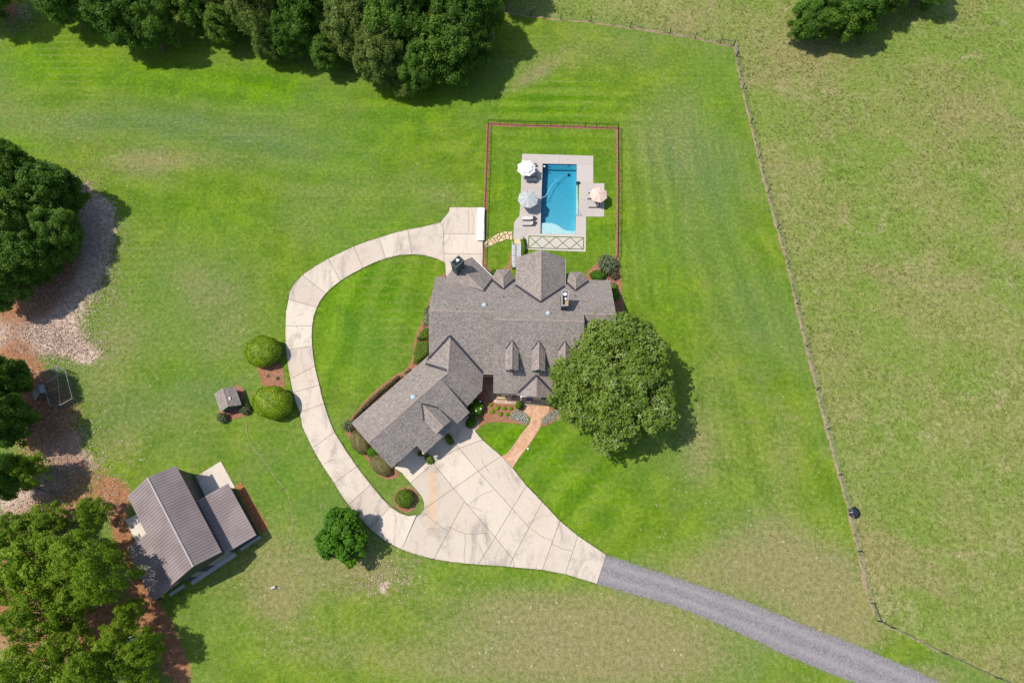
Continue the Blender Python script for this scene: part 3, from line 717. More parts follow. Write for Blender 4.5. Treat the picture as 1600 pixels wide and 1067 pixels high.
def paving(name, zpts, size, mat, bedmat, seed, z=.0, gap=.03, h=.06, bedz=.045, joined=False, **k):
    poly = [W(*p) for p in zpts]; rg = random.Random(seed)
    root = empty(name, (*np.mean(poly, 0), 0), **k)
    MB().prism(poly, z, z+bedz).obj('mortar_bed', bedmat, root)
    one = MB()
    for c in voronoi(poly, size, rg):
        c = shrink(c, gap)
        if any(math.dist(c[i], c[i-1]) > size*2.5 for i in range(len(c))): continue
        hh = z+h+rg.uniform(0, .012)
        if joined: one.prism(c, z+.01, hh)
        else: MB().prism(c, z+.01, hh).obj('stone', mat, root)
    if joined: one.obj('small_stones', mat, root, kind='stuff')
    return root
paving('flagstone_walk', [ZD(375,905), ZD(430,880), ZD(490,800), ZD(560,700), ZD(640,600), ZD(650,550), ZD(590,500), ZD(575,437), ZD(825,440), ZD(815,500), ZD(750,560), ZD(735,640), ZD(700,700), ZD(640,790), ZD(540,920), ZD(480,1012)], .62, M['flag'], M['mortar'], 3, kind='structure')
paving('stepping_stone_path', [ZA(65,858), ZA(100,835), ZA(150,803), ZA(200,788), ZA(250,787), ZA(250,833), ZA(200,845), ZA(150,862), ZA(110,882), ZA(72,892)], 0.72, M['tanstone'], M['turf'], 8, gap=.055, h=.07, bedz=.035, kind='structure')
paving('front_patio', [ZD(300,400), ZD(330,365), ZD(345,318), ZD(850,335), ZD(850,433), ZD(650,433), ZD(575,434), ZD(440,422), ZD(330,418)], .55, M['patiostone'], M['mortar'], 5, h=.09, bedz=.07, kind='structure')
paving('curved_brick_path', [ZC(845,575), ZC(880,545), ZC(915,560), ZC(935,590), ZC(930,625), ZC(905,660), ZC(890,640), ZC(905,600), ZC(890,575)], .35, M['patiostone'], M['mortar'], 6, h=.06, joined=True, kind='structure')
paving('pebble_bed', [ZD(205,190), ZD(300,185), ZD(305,320), ZD(325,370), ZD(295,400), ZD(265,350), ZD(235,290), ZD(207,260)], .22, M['pebble'], M['joint'], 7, gap=.02, h=.08, joined=True, kind='structure')

# ------------------------------------------------------------------ swimming pool and deck
BASIN = WZ(ZM, [(300,165), (634,172), (632,358), (657,360), (651,676), (626,676), (620,858), (278,849)])
pc = np.mean(BASIN, 0)
pool = empty('swimming_pool', (pc[0], pc[1], -2.0), 'rectangular turquoise swimming pool with a pale shallow ledge at its south end', 'swimming pool')
mb = MB(); n = len(BASIN)
bs = BASIN[::-1] if sum(BASIN[i][0]*BASIN[(i+1)%n][1]-BASIN[(i+1)%n][0]*BASIN[i][1] for i in range(n)) < 0 else BASIN
by0 = min(p[1] for p in bs); by1 = max(p[1] for p in bs); fz = lambda y: -1.25-.65*(y-by0)/(by1-by0)
mb.add([(x, y, fz(y)) for x, y in bs]+[(x, y, -.02) for x, y in bs], [tuple(range(n))]+[(i, n+i, n+(i+1)%n, (i+1)%n) for i in range(n)])
mb.obj('basin', M['plaster'], pool)
mb = MB(); inner = shrink(BASIN, .012)
ii = len(inner); mb.add([(x, y, -.20) for x, y in inner]+[(x, y, .03) for x, y in inner], [(i, ii+i, ii+(i+1)%ii, (i+1)%ii) for i in range(ii)])
mb.obj('waterline_tile', M['tile'], pool)
led = WZ(ZM, [(280,738), (330,732), (385,735), (430,748), (465,768), (500,795), (525,808), (560,815), (621,817), (619,856), (279,847)])
MB().prism(shrink(led, .015), -2.1, -.36).obj('shallow_ledge', M['plaster'], pool)
st = WZ(ZM, [(281,725), (340,716), (400,722), (450,740), (490,768), (530,790), (622,800), (620,812), (525,805), (430,746), (330,730), (280,736)])
MB().prism(shrink(st, .01), -2.1, -.75).obj('ledge_step', M['plaster'], pool)
MB().prism(shrink(WZ(ZM, [(631,362), (655,363), (649,672), (627,672)]), .01), -2.1, -.42).obj('side_bench', M['plaster'], pool)
MB().prism(shrink(BASIN, .006), -2.6, -.07).obj('water', M['water'], None, kind='structure', label='clear turquoise pool water')
deck = empty('pool_deck', (pc[0], pc[1]+.5, 0), kind='structure', label='warm grey concrete pool deck')
DK = [[(100,68), (465,78), (465,168), (300,165), (92,162)], [(465,78), (797,88), (797,176), (634,172), (465,168)], [(634,172), (797,176), (797,357), (657,357), (632,357)],
      [(657,357), (797,357), (797,520), (654,520)], [(654,520), (797,520), (797,684), (727,683), (651,679)], [(797,357), (905,357), (904,520), (797,520)], [(797,520), (904,520), (903,685), (797,684)],
      [(626,678), (651,679), (727,683), (725,860), (620,858)], [(92,162), (300,165), (292,400), (88,400)], [(88,400), (292,400), (284,640), (76,640)],
      [(76,640), (284,640), (278,850), (140,850), (140,905), (12,905), (17,780), (20,742), (40,710), (70,680)]]
for d in DK: MB().prism(shrink(WZ(ZM, d), .008), -.25, .07).obj('slab', M['deck'], deck)
MB().prism(shrink(WZ(ZM, [(140,850), (278,850), (620,858), (725,860), (722,1028), (140,1005)]), .008), -.25, .07).obj('lattice_slab', M['lattice'], deck)
def bar(a, b, w, z0, z1, name, mat, par):
    p = [W(*ZM(*a)), W(*ZM(*b))]; MB().prism(strip(p, w), z0, z1).obj(name, mat, par)
FR = [(165,873), (702,888), (698,1003), (162,990)]
for i in range(4): bar(FR[i], FR[(i+1)%4], .13, .072, .085+.001*i, 'turf_strip', M['turf'], deck)
tt = lambda t: (165+(702-165)*t, 873+15*t); bb = lambda t: (162+(698-162)*t, 990+13*t)
for i in range(4):
    bar(tt(i/4), bb((i+1)/4), .10, .072, .089, 'turf_strip', M['turf'], deck); bar(bb(i/4), tt((i+1)/4), .10, .072, .091, 'turf_strip', M['turf'], deck)
# vacuum hose, floating on the water
hp = [(284,492), (305,494), (325,485), (335,468), (350,445), (372,402), (395,368), (420,345), (440,330), (465,303), (490,285), (510,275), (530,270), (550,266)]
hw = [Vector((*W(*ZM(*p), -.04-.105*i), -.04-.105*i)) for i, p in enumerate(hp)]
mb = MB().tube(hw, .045, 6); mb.tube([Vector((*W(*ZM(427+9*math.cos(t), 322+9*math.sin(t)), -.85), -.85)) for t in np.linspace(0, 6.0, 14)], .035, 5)
mb.tube([Vector((*W(*ZM(*p), -1.45), -1.45)) for p in [(548,266), (540,255), (532,245)]], .03, 5)
single(mb, 'vacuum_hose', M['greyhose'], (*W(*ZM(420,345)), -.07), True, label='thin white vacuum hose curling across the pool water', cat='hose')
q = W(*ZM(556,270), -1.5); mb = MB().box((q[0], q[1], -1.50), (.34, .26, .16), .6).ball((q[0], q[1], -1.42), (.13, .10, .08), 8, 3, 0)
mb.tube([(q[0]-.22, q[1], -1.56), (q[0]+.22, q[1], -1.56)], .06, 8)
single(mb, 'pool_cleaner', M['dark'], (q[0], q[1], -1.65), label='small dark pool cleaner under water at the end of the white hose', cat='pool cleaner')
q = W(*ZM(318,188)); mb = MB().ball((q[0], q[1], -.045), (.16, .16, .08), 10, 3, 0)
single(mb, 'chlorine_float', M['white'], (q[0], q[1], -.07), True, label='round white float in the north west corner of the pool', cat='float')
def rail(p0, p1, label):
    a = Vector((*W(*ZM(*p0)), .06)); b = Vector((*W(*ZM(*p1)), .06)); mb = MB()
    for off in (0,):
        mb.tube([a, a+Vector((0, 0, .75)), a.lerp(b, .3)+Vector((0, 0, .9)), b+Vector((0, 0, .55)), b+Vector((0, 0, -.4))], .028, 6)
    mb.box((a.x, a.y, .08), (.16, .16, .03))
    single(mb, 'hand_rail', M['ridgecap'], (a.x, a.y, .06), label=label, cat='handrail')
rail((668,668), (630,672), 'pale metal handrail at the lower east side of the pool')
q = W(*ZM(648,356)); mb = MB().box((q[0], q[1], .20), (.55, .26, .26)).box((q[0], q[1], .345), (.60, .30, .03)).box((q[0]+.05, q[1]-.45, .10), (.10, .7, .05))
single(mb, 'dark_equipment_box', M['dark'], (q[0], q[1], .07), label='small dark box on the deck at the upper east edge of the pool', cat='box')

# outdoor stairs between the house and the pool
sp = [W(*ZL(990, 98)), W(*ZL(1090, 98)), W(*ZL(1040, 420)), W(*ZL(985, 420))]
stx, sty0 = (sp[0][0]+sp[1][0])/2, sp[0][1]; sty1 = sp[2][1]
stairs = empty('garden_stairs', (stx, (sty0+sty1)/2, 0), 'straight pale grey stairs beside the rear wing down from the pool', 'stairs')
wd = sp[1][0]-sp[0][0]; ns = 15
for i in range(ns):
    y = sty0-(i+.5)*(sty0-sty1)/ns; z = .10+.055*i
    MB().box((stx-wd*.25-.02, y, z/2), (wd*.5-.03, (sty0-sty1)/ns-.035, z)).obj('step', M['step'], stairs)
    MB().box((stx+wd*.25+.02, y, z/2), (wd*.5-.03, (sty0-sty1)/ns-.035, z)).obj('step', M['step'], stairs)
for sx in (-1, 1):
    mb = MB()
    for k in range(5):
        y = sty0-(sty0-sty1)*k/4; z = .1+.055*ns*k/4; mb.box((stx+sx*(wd/2+.03), y, (z+.9)/2), (.06, .06, z+.9))
    mb.tube([(stx+sx*(wd/2+.03), sty0, 1.0), (stx+sx*(wd/2+.03), sty1, 1.8)], .035, 6)
    mb.obj('handrail', M['white'], stairs)
MB().prism(shrink(WZ(ZL, [(1015,30), (1092,30), (1092,97), (1012,97)]), .02), 0, .09).obj('landing_stone', M['tanstone'], stairs)

# long narrow white lid beside the driveway pad
q0 = WZ(ZA, [(25,636), (71,636), (68,843), (20,842)], .55); qc = np.mean(q0, 0)
wb = empty('long_white_box', (qc[0], qc[1], 0), 'long narrow white flat topped box between the driveway pad and pool fence', 'box')
MB().prism(shrink(q0, .08), .0, .50).obj('body', M['white'], wb)
MB().prism(q0, .50, .56).obj('lid', M['white'], wb)

# ---- parasols and loungers
def umbrella(px, py, r, n, zt, mats, rot, label, group, tiers=1, scallop=.0, finial=None):
    x, y = W(px, py, zt-.3); root = empty('parasol', (x, y, .07), label, 'parasol', group)
    MB().tube([(x, y, .07), (x, y, zt+.02)], .03, 8).obj('pole', M['frame'], root)
    MB().prism([(x+.32*math.cos(t), y+.32*math.sin(t)) for t in np.linspace(0, 6.2832, 12, endpoint=False)], .07, .17).obj('base', M['frame'], root)
    def canopy(r0, r1, z0, z1, name):
        mb = MB(); K = 5
        for i in range(n):
            a0 = rot+2*math.pi*i/n; a1 = rot+2*math.pi*(i+1)/n; rows = []
            for k in range(K+1):
                s = k/K; rr = r0+(r1-r0)*s; z = z0+(z1-z0)*(s**1.15); row = []
                for j in range(9):
                    u = j/8; A = Vector((math.cos(a0), math.sin(a0)))*rr; B = Vector((math.cos(a1), math.sin(a1)))*rr
                    p = A.lerp(B, u); sag = 4*u*(1-u)
                    p = p*(1-scallop*sag*s); row.append((x+p.x, y+p.y, z-.05*sag*s))
                rows.append(row)
            for k in range(K):
                for j in range(8):
                    mi = 1 if (len(mats) > 1 and j in (1, 6)) else 0
                    mb.add([rows[k][j], rows[k+1][j], rows[k+1][j+1], rows[k][j+1]], [(0, 1, 2, 3)], mi)
            for j in range(8):
                a, b = rows[K][j], rows[K][j+1]; mb.add([a, (a[0], a[1], a[2]-.12), (b[0], b[1], b[2]-.12), b], [(0, 1, 2, 3)], 0)
        return mb.obj(name, mats, root)
    canopy(.02 if tiers == 1 else .25, r, zt if tiers == 1 else zt-.10, zt-.55, 'canopy')
    if tiers > 1:
        canopy(.02, r*.42, zt+.12, zt-.03, 'vent_canopy'); 
        if tiers > 2: canopy(r*.30, r*.72, zt+.02, zt-.22, 'middle_canopy')
    for i in range(n):
        a = rot+2*math.pi*i/n
        MB().tube([(x, y, zt-.09), (x+(r-.03)*math.cos(a), y+(r-.03)*math.sin(a), zt-.61)], .014, 4).obj('rib', M['frame'], root)
    MB().ball((x, y, zt+(.14 if tiers > 1 else .02)), (.05, .05, .08), 8, 4).obj('finial', finial or M['frame'], root)
    return root
umbrella(822.5, 261.5, 1.62, 8, 2.75, [M['canvas_w']], .35, 'bright white tiered parasol at the north west corner of the pool deck', 'parasols on the pool deck', 3, .07)
umbrella(825.3, 309.5, 1.72, 8, 2.7, [M['canvas_g'], M['canvas_s']], .2, 'grey striped parasol on the west side of the pool', 'parasols on the pool deck')
umbrella(935.5, 303, 1.50, 7, 2.7, [M['canvas_b']], .45, 'beige parasol on the east extension of the pool deck', 'parasols on the pool deck')
def lounger_proto():
    root = empty('sun_lounger', (0, 0, 0))
    for s in (-1, 1): MB().box((0, s*.31, .30), (1.95, .045, .05)).obj('frame_rail', M['frame'], root)
    for s in (-1, 1):
        for e in (-.8, .7): MB().box((e, s*.30, .14), (.05, .05, .28)).obj('leg', M['frame'], root)
    MB().box((.28, 0, .335), (1.30, .60, .03)).obj('seat', M['sling'], root)
    mb = MB(); mb.add([(-.38, -.30, .35), (-.38, .30, .35), (-.92, .30, .68), (-.92, -.30, .68), (-.38, -.30, .32), (-.38, .30, .32), (-.92, .30, .65), (-.92, -.30, .65)], [(0,3,2,1), (4,5,6,7), (0,1,5,4), (1,2,6,5), (2,3,7,6), (3,0,4,7)])
    mb.obj('backrest', M['sling'], root)
    MB().box((-.90, 0, .70), (.10, .64, .04)).obj('back_bar', M['frame'], root)
    return root
lp = lounger_proto()
LG = [((368,458), 180, 'lower of the two sun loungers below the white parasol'), ((366,425), 180, 'upper sun lounger half hidden under the white parasol'),
      ((347,704), 180, 'pale grey sun lounger south of the striped parasol'), ((347,738), 180, 'southernmost sun lounger on the west side of the pool'),
      ((769,621), 180, 'sun lounger just south of the beige parasol'), ((762,566), 180, 'sun lounger peeking out west of the beige parasol'), ((768,530), 180, 'northernmost sun lounger partly hidden by the beige parasol')]
for i, (p, a, lab) in enumerate(LG):
    o = lp if i == 0 else copytree(lp)
    o.location = (*W(*ZA(*p), .3), .07); o.rotation_euler = (0, 0, math.radians(a))
    setp(o, lab, 'sun lounger', 'sun loungers on the pool deck')
    if i in (2,):
        o2 = MB().box((0, 0, .39), (1.9, .58, .08)); me = o2.obj('cushion', M['cushion'], None); me.parent = o
def side_table(p, label, group='small side tables beside the loungers'):
    x, y = W(*ZA(*p), .4); root = empty('side_table', (x, y, .07), label, 'side table', group)
    MB().box((x, y, .50), (.46, .46, .03)).obj('table_top', M['frame'], root)
    for sx in (-1, 1):
        for sy in (-1, 1): MB().box((x+sx*.19, y+sy*.19, .28), (.035, .035, .41)).obj('leg', M['frame'], root)
side_table((391,700), 'dark side table at the foot of the pale grey lounger'); side_table((391,726), 'dark side table between the two southwestern loungers')
side_table((803,600), 'dark side table below the beige parasol'); side_table((396,360), 'dark side table tucked under the white parasol')

# ------------------------------------------------------------------ fences
def pickets(mb, a, b, z0, z1, sp=.11, r=.012):
    L = math.dist(a, b); k = max(1, int(L/sp))
    for i in range(k+1):
        x = a[0]+(b[0]-a[0])*i/k; y = a[1]+(b[1]-a[1])*i/k
        mb.add([(x-r, y-r, z0), (x+r, y-r, z0), (x+r, y+r, z0), (x-r, y+r, z0), (x-r, y-r, z1), (x+r, y-r, z1), (x+r, y+r, z1), (x-r, y+r, z1)], [(0,1,5,4), (1,2,6,5), (2,3,7,6), (3,0,4,7), (4,5,6,7)])
pf = empty('pool_fence', (*PFW[5], 0), 'black metal picket fence on a mulch line round the pool yard', 'fence')
for i in range(len(PFW)-1):
    a, b = PFW[i], PFW[i+1]; L = math.dist(a, b); k = max(1, round(L/2.0))
    for j in range(k):
        x = a[0]+(b[0]-a[0])*j/k; y = a[1]+(b[1]-a[1])*j/k
        MB().box((x, y, .68), (.065, .065, 1.36)).box((x, y, 1.37), (.08, .08, .03)).obj('post', M['black'], pf)
    for z in (.18, 1.12, 1.26): MB().tube([(*a, z), (*b, z)], .022, 4).obj('rail', M['black'], pf)
mb = MB()
for i in range(len(PFW)-1): pickets(mb, PFW[i], PFW[i+1], .08, 1.27, .12, .009)
mb.obj('pickets', M['black'], pf, kind='stuff')

def wire_fence(pts, label, braces, H=1.3):
    P = [W(*p) for p in pts]; root = empty('wire_fence', (*P[len(P)//2], 0), label, 'fence')
    for i, (x, y) in enumerate(P):
        MB().tube([(x, y, 0), (x, y, H+.15)], .075, 6).obj('post', M['post'], root)
    wm = MB()
    for a, b in zip(P, P[1:]):
        for z in (.15, .35, .55, .75, .95, 1.12, H): wm.tube([(*a, z), (*b, z)], .006, 3, False)
        pickets(wm, a, b, .1, H, .30, .003)
    wm.obj('wire_mesh', M['mesh'], root, kind='stuff')
    for (i, j) in braces:
        MB().tube([(*P[i], 1.15), (*P[j], 1.15)], .05, 6).obj('brace_rail', M['post'], root)
    return root
f1 = [(760, 12), (790, 20), (830, 26)]+FENCE_TOP[3:]
wire_fence(f1, 'thin wire fence with dark posts running from the wood to the gate corner', [(-1, -2)])
wire_fence(FENCE_R[1:], 'long wire fence with dark posts between lawn and pasture', [(-1, -2)])
a, b = W(1146, 73), W(1150, 89)
gt = empty('field_gate', (*((np.array(a)+np.array(b))/2), 0), 'short pale metal gate at the top right fence corner', 'gate')
for z in (.25, .5, .75, 1.0, 1.25): MB().tube([(a[0]+.1, a[1]-.1, z), (b[0], b[1]+.1, z)], .035, 6).obj('rail', M['ridgecap'], gt)
for q in (a, b): MB().tube([(*q, 0), (*q, 1.5)], .08, 8).obj('post', M['post'], gt)
wire_fence([FENCE_B[0], (1392, 980), (1472.6, 1020), (1555, 1057.7), (1640, 1092)], 'wire fence running off to the lower right corner beside the gravel road', [(0, 1)])
q = W(1372, 969)
single(MB().tube([(*q, 0), (*q, 1.65)], .10, 10).ball((*q, 1.65), (.11, .11, .05), 8, 3, 0), 'corner_post', M['ridgecap'], (*q, 0), label='thick pale capped corner post at the bottom bend of the long fence', cat='post')
# stock trough by the long fence
q = W(1334, 801, .3); tr_ = empty('stock_trough', (*q, 0), 'round black rubber trough beside the long pasture fence', 'trough')
mb = MB(); K = 24; R_ = .74
prof = [(R_*.86, 0), (R_, .52), (R_*1.04, .55), (R_*1.04, .60), (R_*.94, .60), (R_*.80, .10), (0.01, .08)]
for i in range(len(prof)-1):
    for k in range(K):
        t0, t1 = 2*math.pi*k/K, 2*math.pi*(k+1)/K; (r0, z0), (r1, z1) = prof[i], prof[i+1]
        mb.add([(q[0]+r0*math.cos(t0), q[1]+r0*math.sin(t0), z0), (q[0]+r0*math.cos(t1), q[1]+r0*math.sin(t1), z0), (q[0]+r1*math.cos(t1), q[1]+r1*math.sin(t1), z1), (q[0]+r1*math.cos(t0), q[1]+r1*math.sin(t0), z1)], [(0,1,2,3)])
mb.obj('tub', M['black'], tr_, True)
MB().prism([(q[0]+.62*math.cos(t), q[1]+.62*math.sin(t)) for t in np.linspace(0, 6.283, 20, endpoint=False)], .3, .42).obj('trough_water', M['glass'], tr_)
MB().tube([(q[0]-.9, q[1]-.15, .03), (q[0]-.75, q[1], .55), (q[0]-.35, q[1]+.05, .62), (q[0]-.2, q[1]-.1, .45)], .035, 6).obj('fill_hose', M['white'], tr_, True)

# ------------------------------------------------------------------ the house
HA = math.radians(-1.3); HC, HS = math.cos(HA), math.sin(HA)
def HL(X, Y, z=None):
    p = (X*HC-Y*HS, X*HS+Y*HC); return p if z is None else (*p, z)
house = empty('house', (*HL(0, 34), 0), 'large grey shingled house with dormers, two chimneys and an angled garage wing', 'house')
def slab3(poly, name, mat, par, th=.18, side=None, **k):
    """a sloping roof panel: top face carries uv running along the eave"""
    P = [Vector(p) for p in poly]; n = len(P)
    nr = Vector((0, 0, 0))
    for i in range(n): nr += (P[i]-P[0]).cross(P[(i+1)%n]-P[0])
    if nr.z < 0: P = P[::-1]; nr = -nr
    nr.normalize(); h = Vector((0, 0, 1)).cross(nr)
    h = h.normalized() if h.length > 1e-4 else Vector((1, 0, 0)); up = nr.cross(h)
    mb = MB(); mb.add(P, [tuple(range(n))], 0); mb.add([p-Vector((0, 0, th)) for p in P], [tuple(range(n))[::-1]], 1)
    for i in range(n):
        j = (i+1)%n; mb.add([P[i], P[j], P[j]-Vector((0, 0, th)), P[i]-Vector((0, 0, th))], [(0, 3, 2, 1)], 1)
    uv = []
    for f_ in mb.f:
        for vi in f_: v = Vector(mb.v[vi]); uv.append((v.dot(h), v.dot(up)))
    mb.uv = uv
    return mb.obj(name, [mat, side or M['fascia']], par, **k)
def cap(a, b, par, w=.17, drop=.10, name='ridge_cap', mat=None, up=.035):
    a = Vector(a); b = Vector(b); d = (b-a); d.z = 0; d.normalize(); s = Vector((-d.y, d.x, 0))*w
    mb = MB(); vs = []
    for p in (a, b): vs += [p+s+Vector((0, 0, up-drop)), p+Vector((0, 0, up)), p-s+Vector((0, 0, up-drop))]
    mb.add(vs, [(0, 1, 4, 3), (1, 2, 5, 4)]); 
    return mb.obj(name, mat or M['ridge'], par)
def valley(a, b, par, w=.17, rise=.09): return cap(a, b, par, w, -rise, 'valley_flashing', M['valley'], .045)
def wallprism(poly, z1, mat='wall', name='wall', z0=0): return MB().prism(poly, z0, z1).obj(name, M[mat], house)
def gable(p, q, apex, th, z0=None, mat='wall', par=None):
    """vertical triangle, thickness th to the left of p->q"""
    p = Vector(p); q = Vector(q); r = Vector(apex); d = (q-p).normalized(); s = Vector((-d.y, d.x, 0))*th
    return MB().add([p, q, r, p+s, q+s, r+s], [(0, 1, 2), (5, 4, 3), (0, 3, 4, 1), (1, 4, 5, 2), (2, 5, 3, 0)]).obj('gable_wall', M[mat], par or house)
k = .67; ze = 3.7; N0 = 43.45
zN = lambda Y: ze+k*(N0-Y); zSW = lambda Y: ze+k*(Y-28.1); zSM = lambda Y: ze+k*(Y-25.15)
YW = (N0+28.1)/2; YM = (N0+25.15)/2; zW = zN(YW); zM = zN(YM)
S = M['shingle']
slab3([HL(-12.8, N0, ze), HL(-3.3, N0, ze), HL(-3.3, YW, zW), HL(-12.8, YW, zW)], 'roof_slope', S, house)
slab3([HL(-12.8, YW, zW), HL(-3.3, YW, zW), HL(-3.3, 28.1, ze), HL(-12.8, 28.1, ze)], 'roof_slope', S, house)
slab3([HL(-3.3, N0, ze), HL(9.45, N0, ze), HL(9.45, YM, zM), HL(-3.3, YM, zM)], 'roof_slope', S, house)
slab3([HL(-3.3, YM, zM), HL(9.45, YM, zM), HL(9.45, 25.15, ze), HL(-3.3, 25.15, ze)], 'roof_slope', S, house)
slab3([HL(9.45, N0, ze), HL(14.1, N0, ze), HL(14.1, YW, zW), HL(9.45, YW, zW)], 'roof_slope', S, house)
slab3([HL(9.45, YW, zW), HL(14.1, YW, zW), HL(14.1, 28.1, ze), HL(9.45, 28.1, ze)], 'roof_slope', S, house)
cap(HL(-12.8, YW, zW), HL(-3.3, YW, zW), house); cap(HL(-3.3, YM, zM), HL(9.45, YM, zM), house); cap(HL(9.45, YW, zW), HL(14.1, YW, zW), house)
wallprism([HL(-12.45, 28.5), HL(-3.0, 28.5), HL(-3.0, 43.05), HL(-12.45, 43.05)], 3.72)
wallprism([HL(-2.95, 25.45), HL(9.1, 25.45), HL(9.1, 43.02), HL(-2.95, 43.02)], 3.70, 'brickwall')
wallprism([HL(9.2, 28.5), HL(13.7, 28.5), HL(13.7, 43.05), HL(9.2, 43.05)], 3.68)
gable(HL(-12.40, 28.6, 3.7), HL(-12.40, 42.95, 3.7), HL(-12.40, YW, zW-.35), -.25); gable(HL(13.65, 28.6, 3.7), HL(13.65, 42.95, 3.7), HL(13.65, YW, zW-.35), .25)
gable(HL(9.40, 25.5, 3.55), HL(9.40, 43.0, 3.7), HL(9.40, YM, zM-.25), .25, mat='siding'); gable(HL(-3.25, 25.5, 3.55), HL(-3.25, 43.0, 3.7), HL(-3.25, YM, zM-.25), -.25, mat='siding')
# rear wing with its gable towards the pool
BX0, BX1, BR, BY = -.42, 7.12, 3.33, 46.45; zB = 4.8; zBR = zB+k*(BX1-BX0)/2
YBs = N0-(zBR-ze)/k; YBe = N0-(zB-ze)/k
slab3([HL(BR, YBs, zBR), HL(BR, BY+.15, zBR), HL(BX0, BY, zB), HL(BX0, YBe, zB)], 'roof_slope', S, house); slab3([HL(BR, YBs, zBR), HL(BR, BY+.15, zBR), HL(BX1, BY, zB), HL(BX1, YBe, zB)], 'roof_slope', S, house)
cap(HL(BR, YBs, zBR), HL(BR, BY+.15, zBR), house); valley(HL(BR, YBs, zBR), HL(BX0, YBe, zB), house); valley(HL(BR, YBs, zBR), HL(BX1, YBe, zB), house)
wallprism([HL(-.02, 42.5), HL(6.72, 42.5), HL(6.72, 46.05), HL(-.02, 46.05)], 4.75)
gable(HL(.1, 46.0, 4.7), HL(6.6, 46.0, 4.7), HL(BR, 46.0, zBR-.3), -.2)
MB().box((*HL(BX1+.06, (BY+YBe)/2), zB-.08), (.12, BY-YBe, .12), HA).obj('gutter', M['gutter'], house)
# two little bay roofs beside the rear wing
def bay(cx, pts, apex, tip):
    zt = apex[2]; A = HL(*apex[:2], zt); T = HL(tip[0], tip[1], zt); R = [HL(x, y, 3.95) for x, y in pts]
    seq = R
    slab3([A, T, R[0]], 'bay_roof', S, house, .12); slab3([A, T, R[-1]], 'bay_roof', S, house, .12)
    for a, b in zip(seq, seq[1:]): slab3([A, a, b], 'bay_roof', S, house, .12)
    cap(A, T, house, .12, .07)
    for r in R[1:-1]: cap(A, r, house, .12, .05)
    valley(T, (*HL(pts[0][0]+.05, N0-(3.95-ze)/k), 3.97), house); valley(T, (*HL(pts[-1][0]-.05, N0-(3.95-ze)/k), 3.97), house)
    p2 = [HL(cx+(x-cx)*.84, (y-42.4)*.84+42.4) for x, y in pts]; MB().prism(p2+[], 0, 3.9).obj('bay_wall', M['wall'], house)
bay(-2.35, [(-4.25, 43.05), (-3.35, 44.75), (-1.35, 44.85), (-.45, 43.1)], (-2.35, 42.75, 5.45), (-2.2, N0-(5.45-ze)/k-.05))
bay(8.85, [(7.1, 43.1), (7.95, 44.6), (9.65, 44.65), (10.85, 43.1)], (8.7, 42.75, 5.45), (8.62, N0-(5.45-ze)/k-.05))
# north west wing, turned 45 degrees
def D_(s, d, z=None): return HL((s-d)/2, (s+d)/2, z)       # s = X+Y, d = Y-X
sE, sW_, dN = 39.65, 30.75, 54.17; sR = (sE+sW_)/2; zD = ze+k*(sE-sW_)/2/math.sqrt(2)
dr = 2*(N0-(zD-ze)/k)-sR       # ridge meets the main slope
dE = 2*N0-sE
slab3([D_(sR, dr, zD), D_(sR, dN, zD), D_(sE, dN, ze), D_(sE, dE, ze)], 'roof_slope', S, house)
slab3([D_(sR, dr, zD), D_(sR, dN, zD), D_(sW_, dN, ze)], 'roof_slope', S, house)
cap(D_(sR, dr, zD), D_(sR, dN, zD), house); valley(D_(sR, dr, zD), D_(sE, dE, ze), house)
wI = 2*(N0-.3)-sW_
valley(D_(sR, dr, zD), HL(-11.2, 43.35, 3.78), house)
cap(D_(sE+.06, dE, ze), D_(sE+.06, dN, ze), house, .05, -.01, 'gutter', M['trim'], -.02)
MB().prism([D_(sE-.55, dE-1), D_(sE-.55, dN-.5), D_(sR-1, dN-.5), D_(sW_+1.2, dN-.5), D_(sW_+2.5, 50)], 0, 3.7).obj('wall', M['wall'], house)
gable(D_(sE-.6, dN-.5, 3.65), D_(sW_+.6, dN-.5, 3.65), D_(sR, dN-.5, zD-.3), .2)
# chimneys
def chimney(top, z0, z1, rim, pots, inner, name='chimney'):
    ctr = np.mean(top, 0)
    c = MB().prism(top, z0, z1-.25).obj(name, M['siding'], house)
    big = shrink(top, -.05); inn = shrink(top, .14)
    b2 = big if sum(big[i][0]*big[(i+1)%4][1]-big[(i+1)%4][0]*big[i][1] for i in range(4)) > 0 else big[::-1]
    mb = MB()
    for i in range(4):
        j = (i+1)%4
        mb.add([(*b2[i], z1-.25), (*b2[j], z1-.25), (*b2[j], z1), (*b2[i], z1), (*inn[i], z1-.25), (*inn[j], z1-.25), (*inn[j], z1), (*inn[i], z1)], [(0,1,2,3), (3,2,6,7), (5,4,7,6), (0,4,5,1)])
    mb.obj('chimney_rim', M[rim], c)
    MB().prism(shrink(inn, .01), z1-.26, z1-.20).obj('flue_floor', M[inner], c)
    for (fx, fy, r) in pots:
        A = np.array(top); p = A[0]*(1-fx)*(1-fy)+A[1]*fx*(1-fy)+A[2]*fx*fy+A[3]*(1-fx)*fy
        MB().tube([(*p, z1-.2), (*p, z1+.12)], r*.7, 10).obj('flue', M['ridgecap'], c)
        MB().tube([(*p, z1+.12), (*p, z1+.17), (*p, z1+.26)], [r, r, .02], 14).obj('flue_cap', M['whitecap'], c)
chimney([W(*ZK(288, 562), 10.2), W(*ZK(370, 562), 10.2), W(*ZK(362, 742), 10.2), W(*ZK(286, 745), 10.2)], 6.5, 10.2, 'ridgecap', [(.5, .27, .27), (.62, .58, .17)], 'dark')
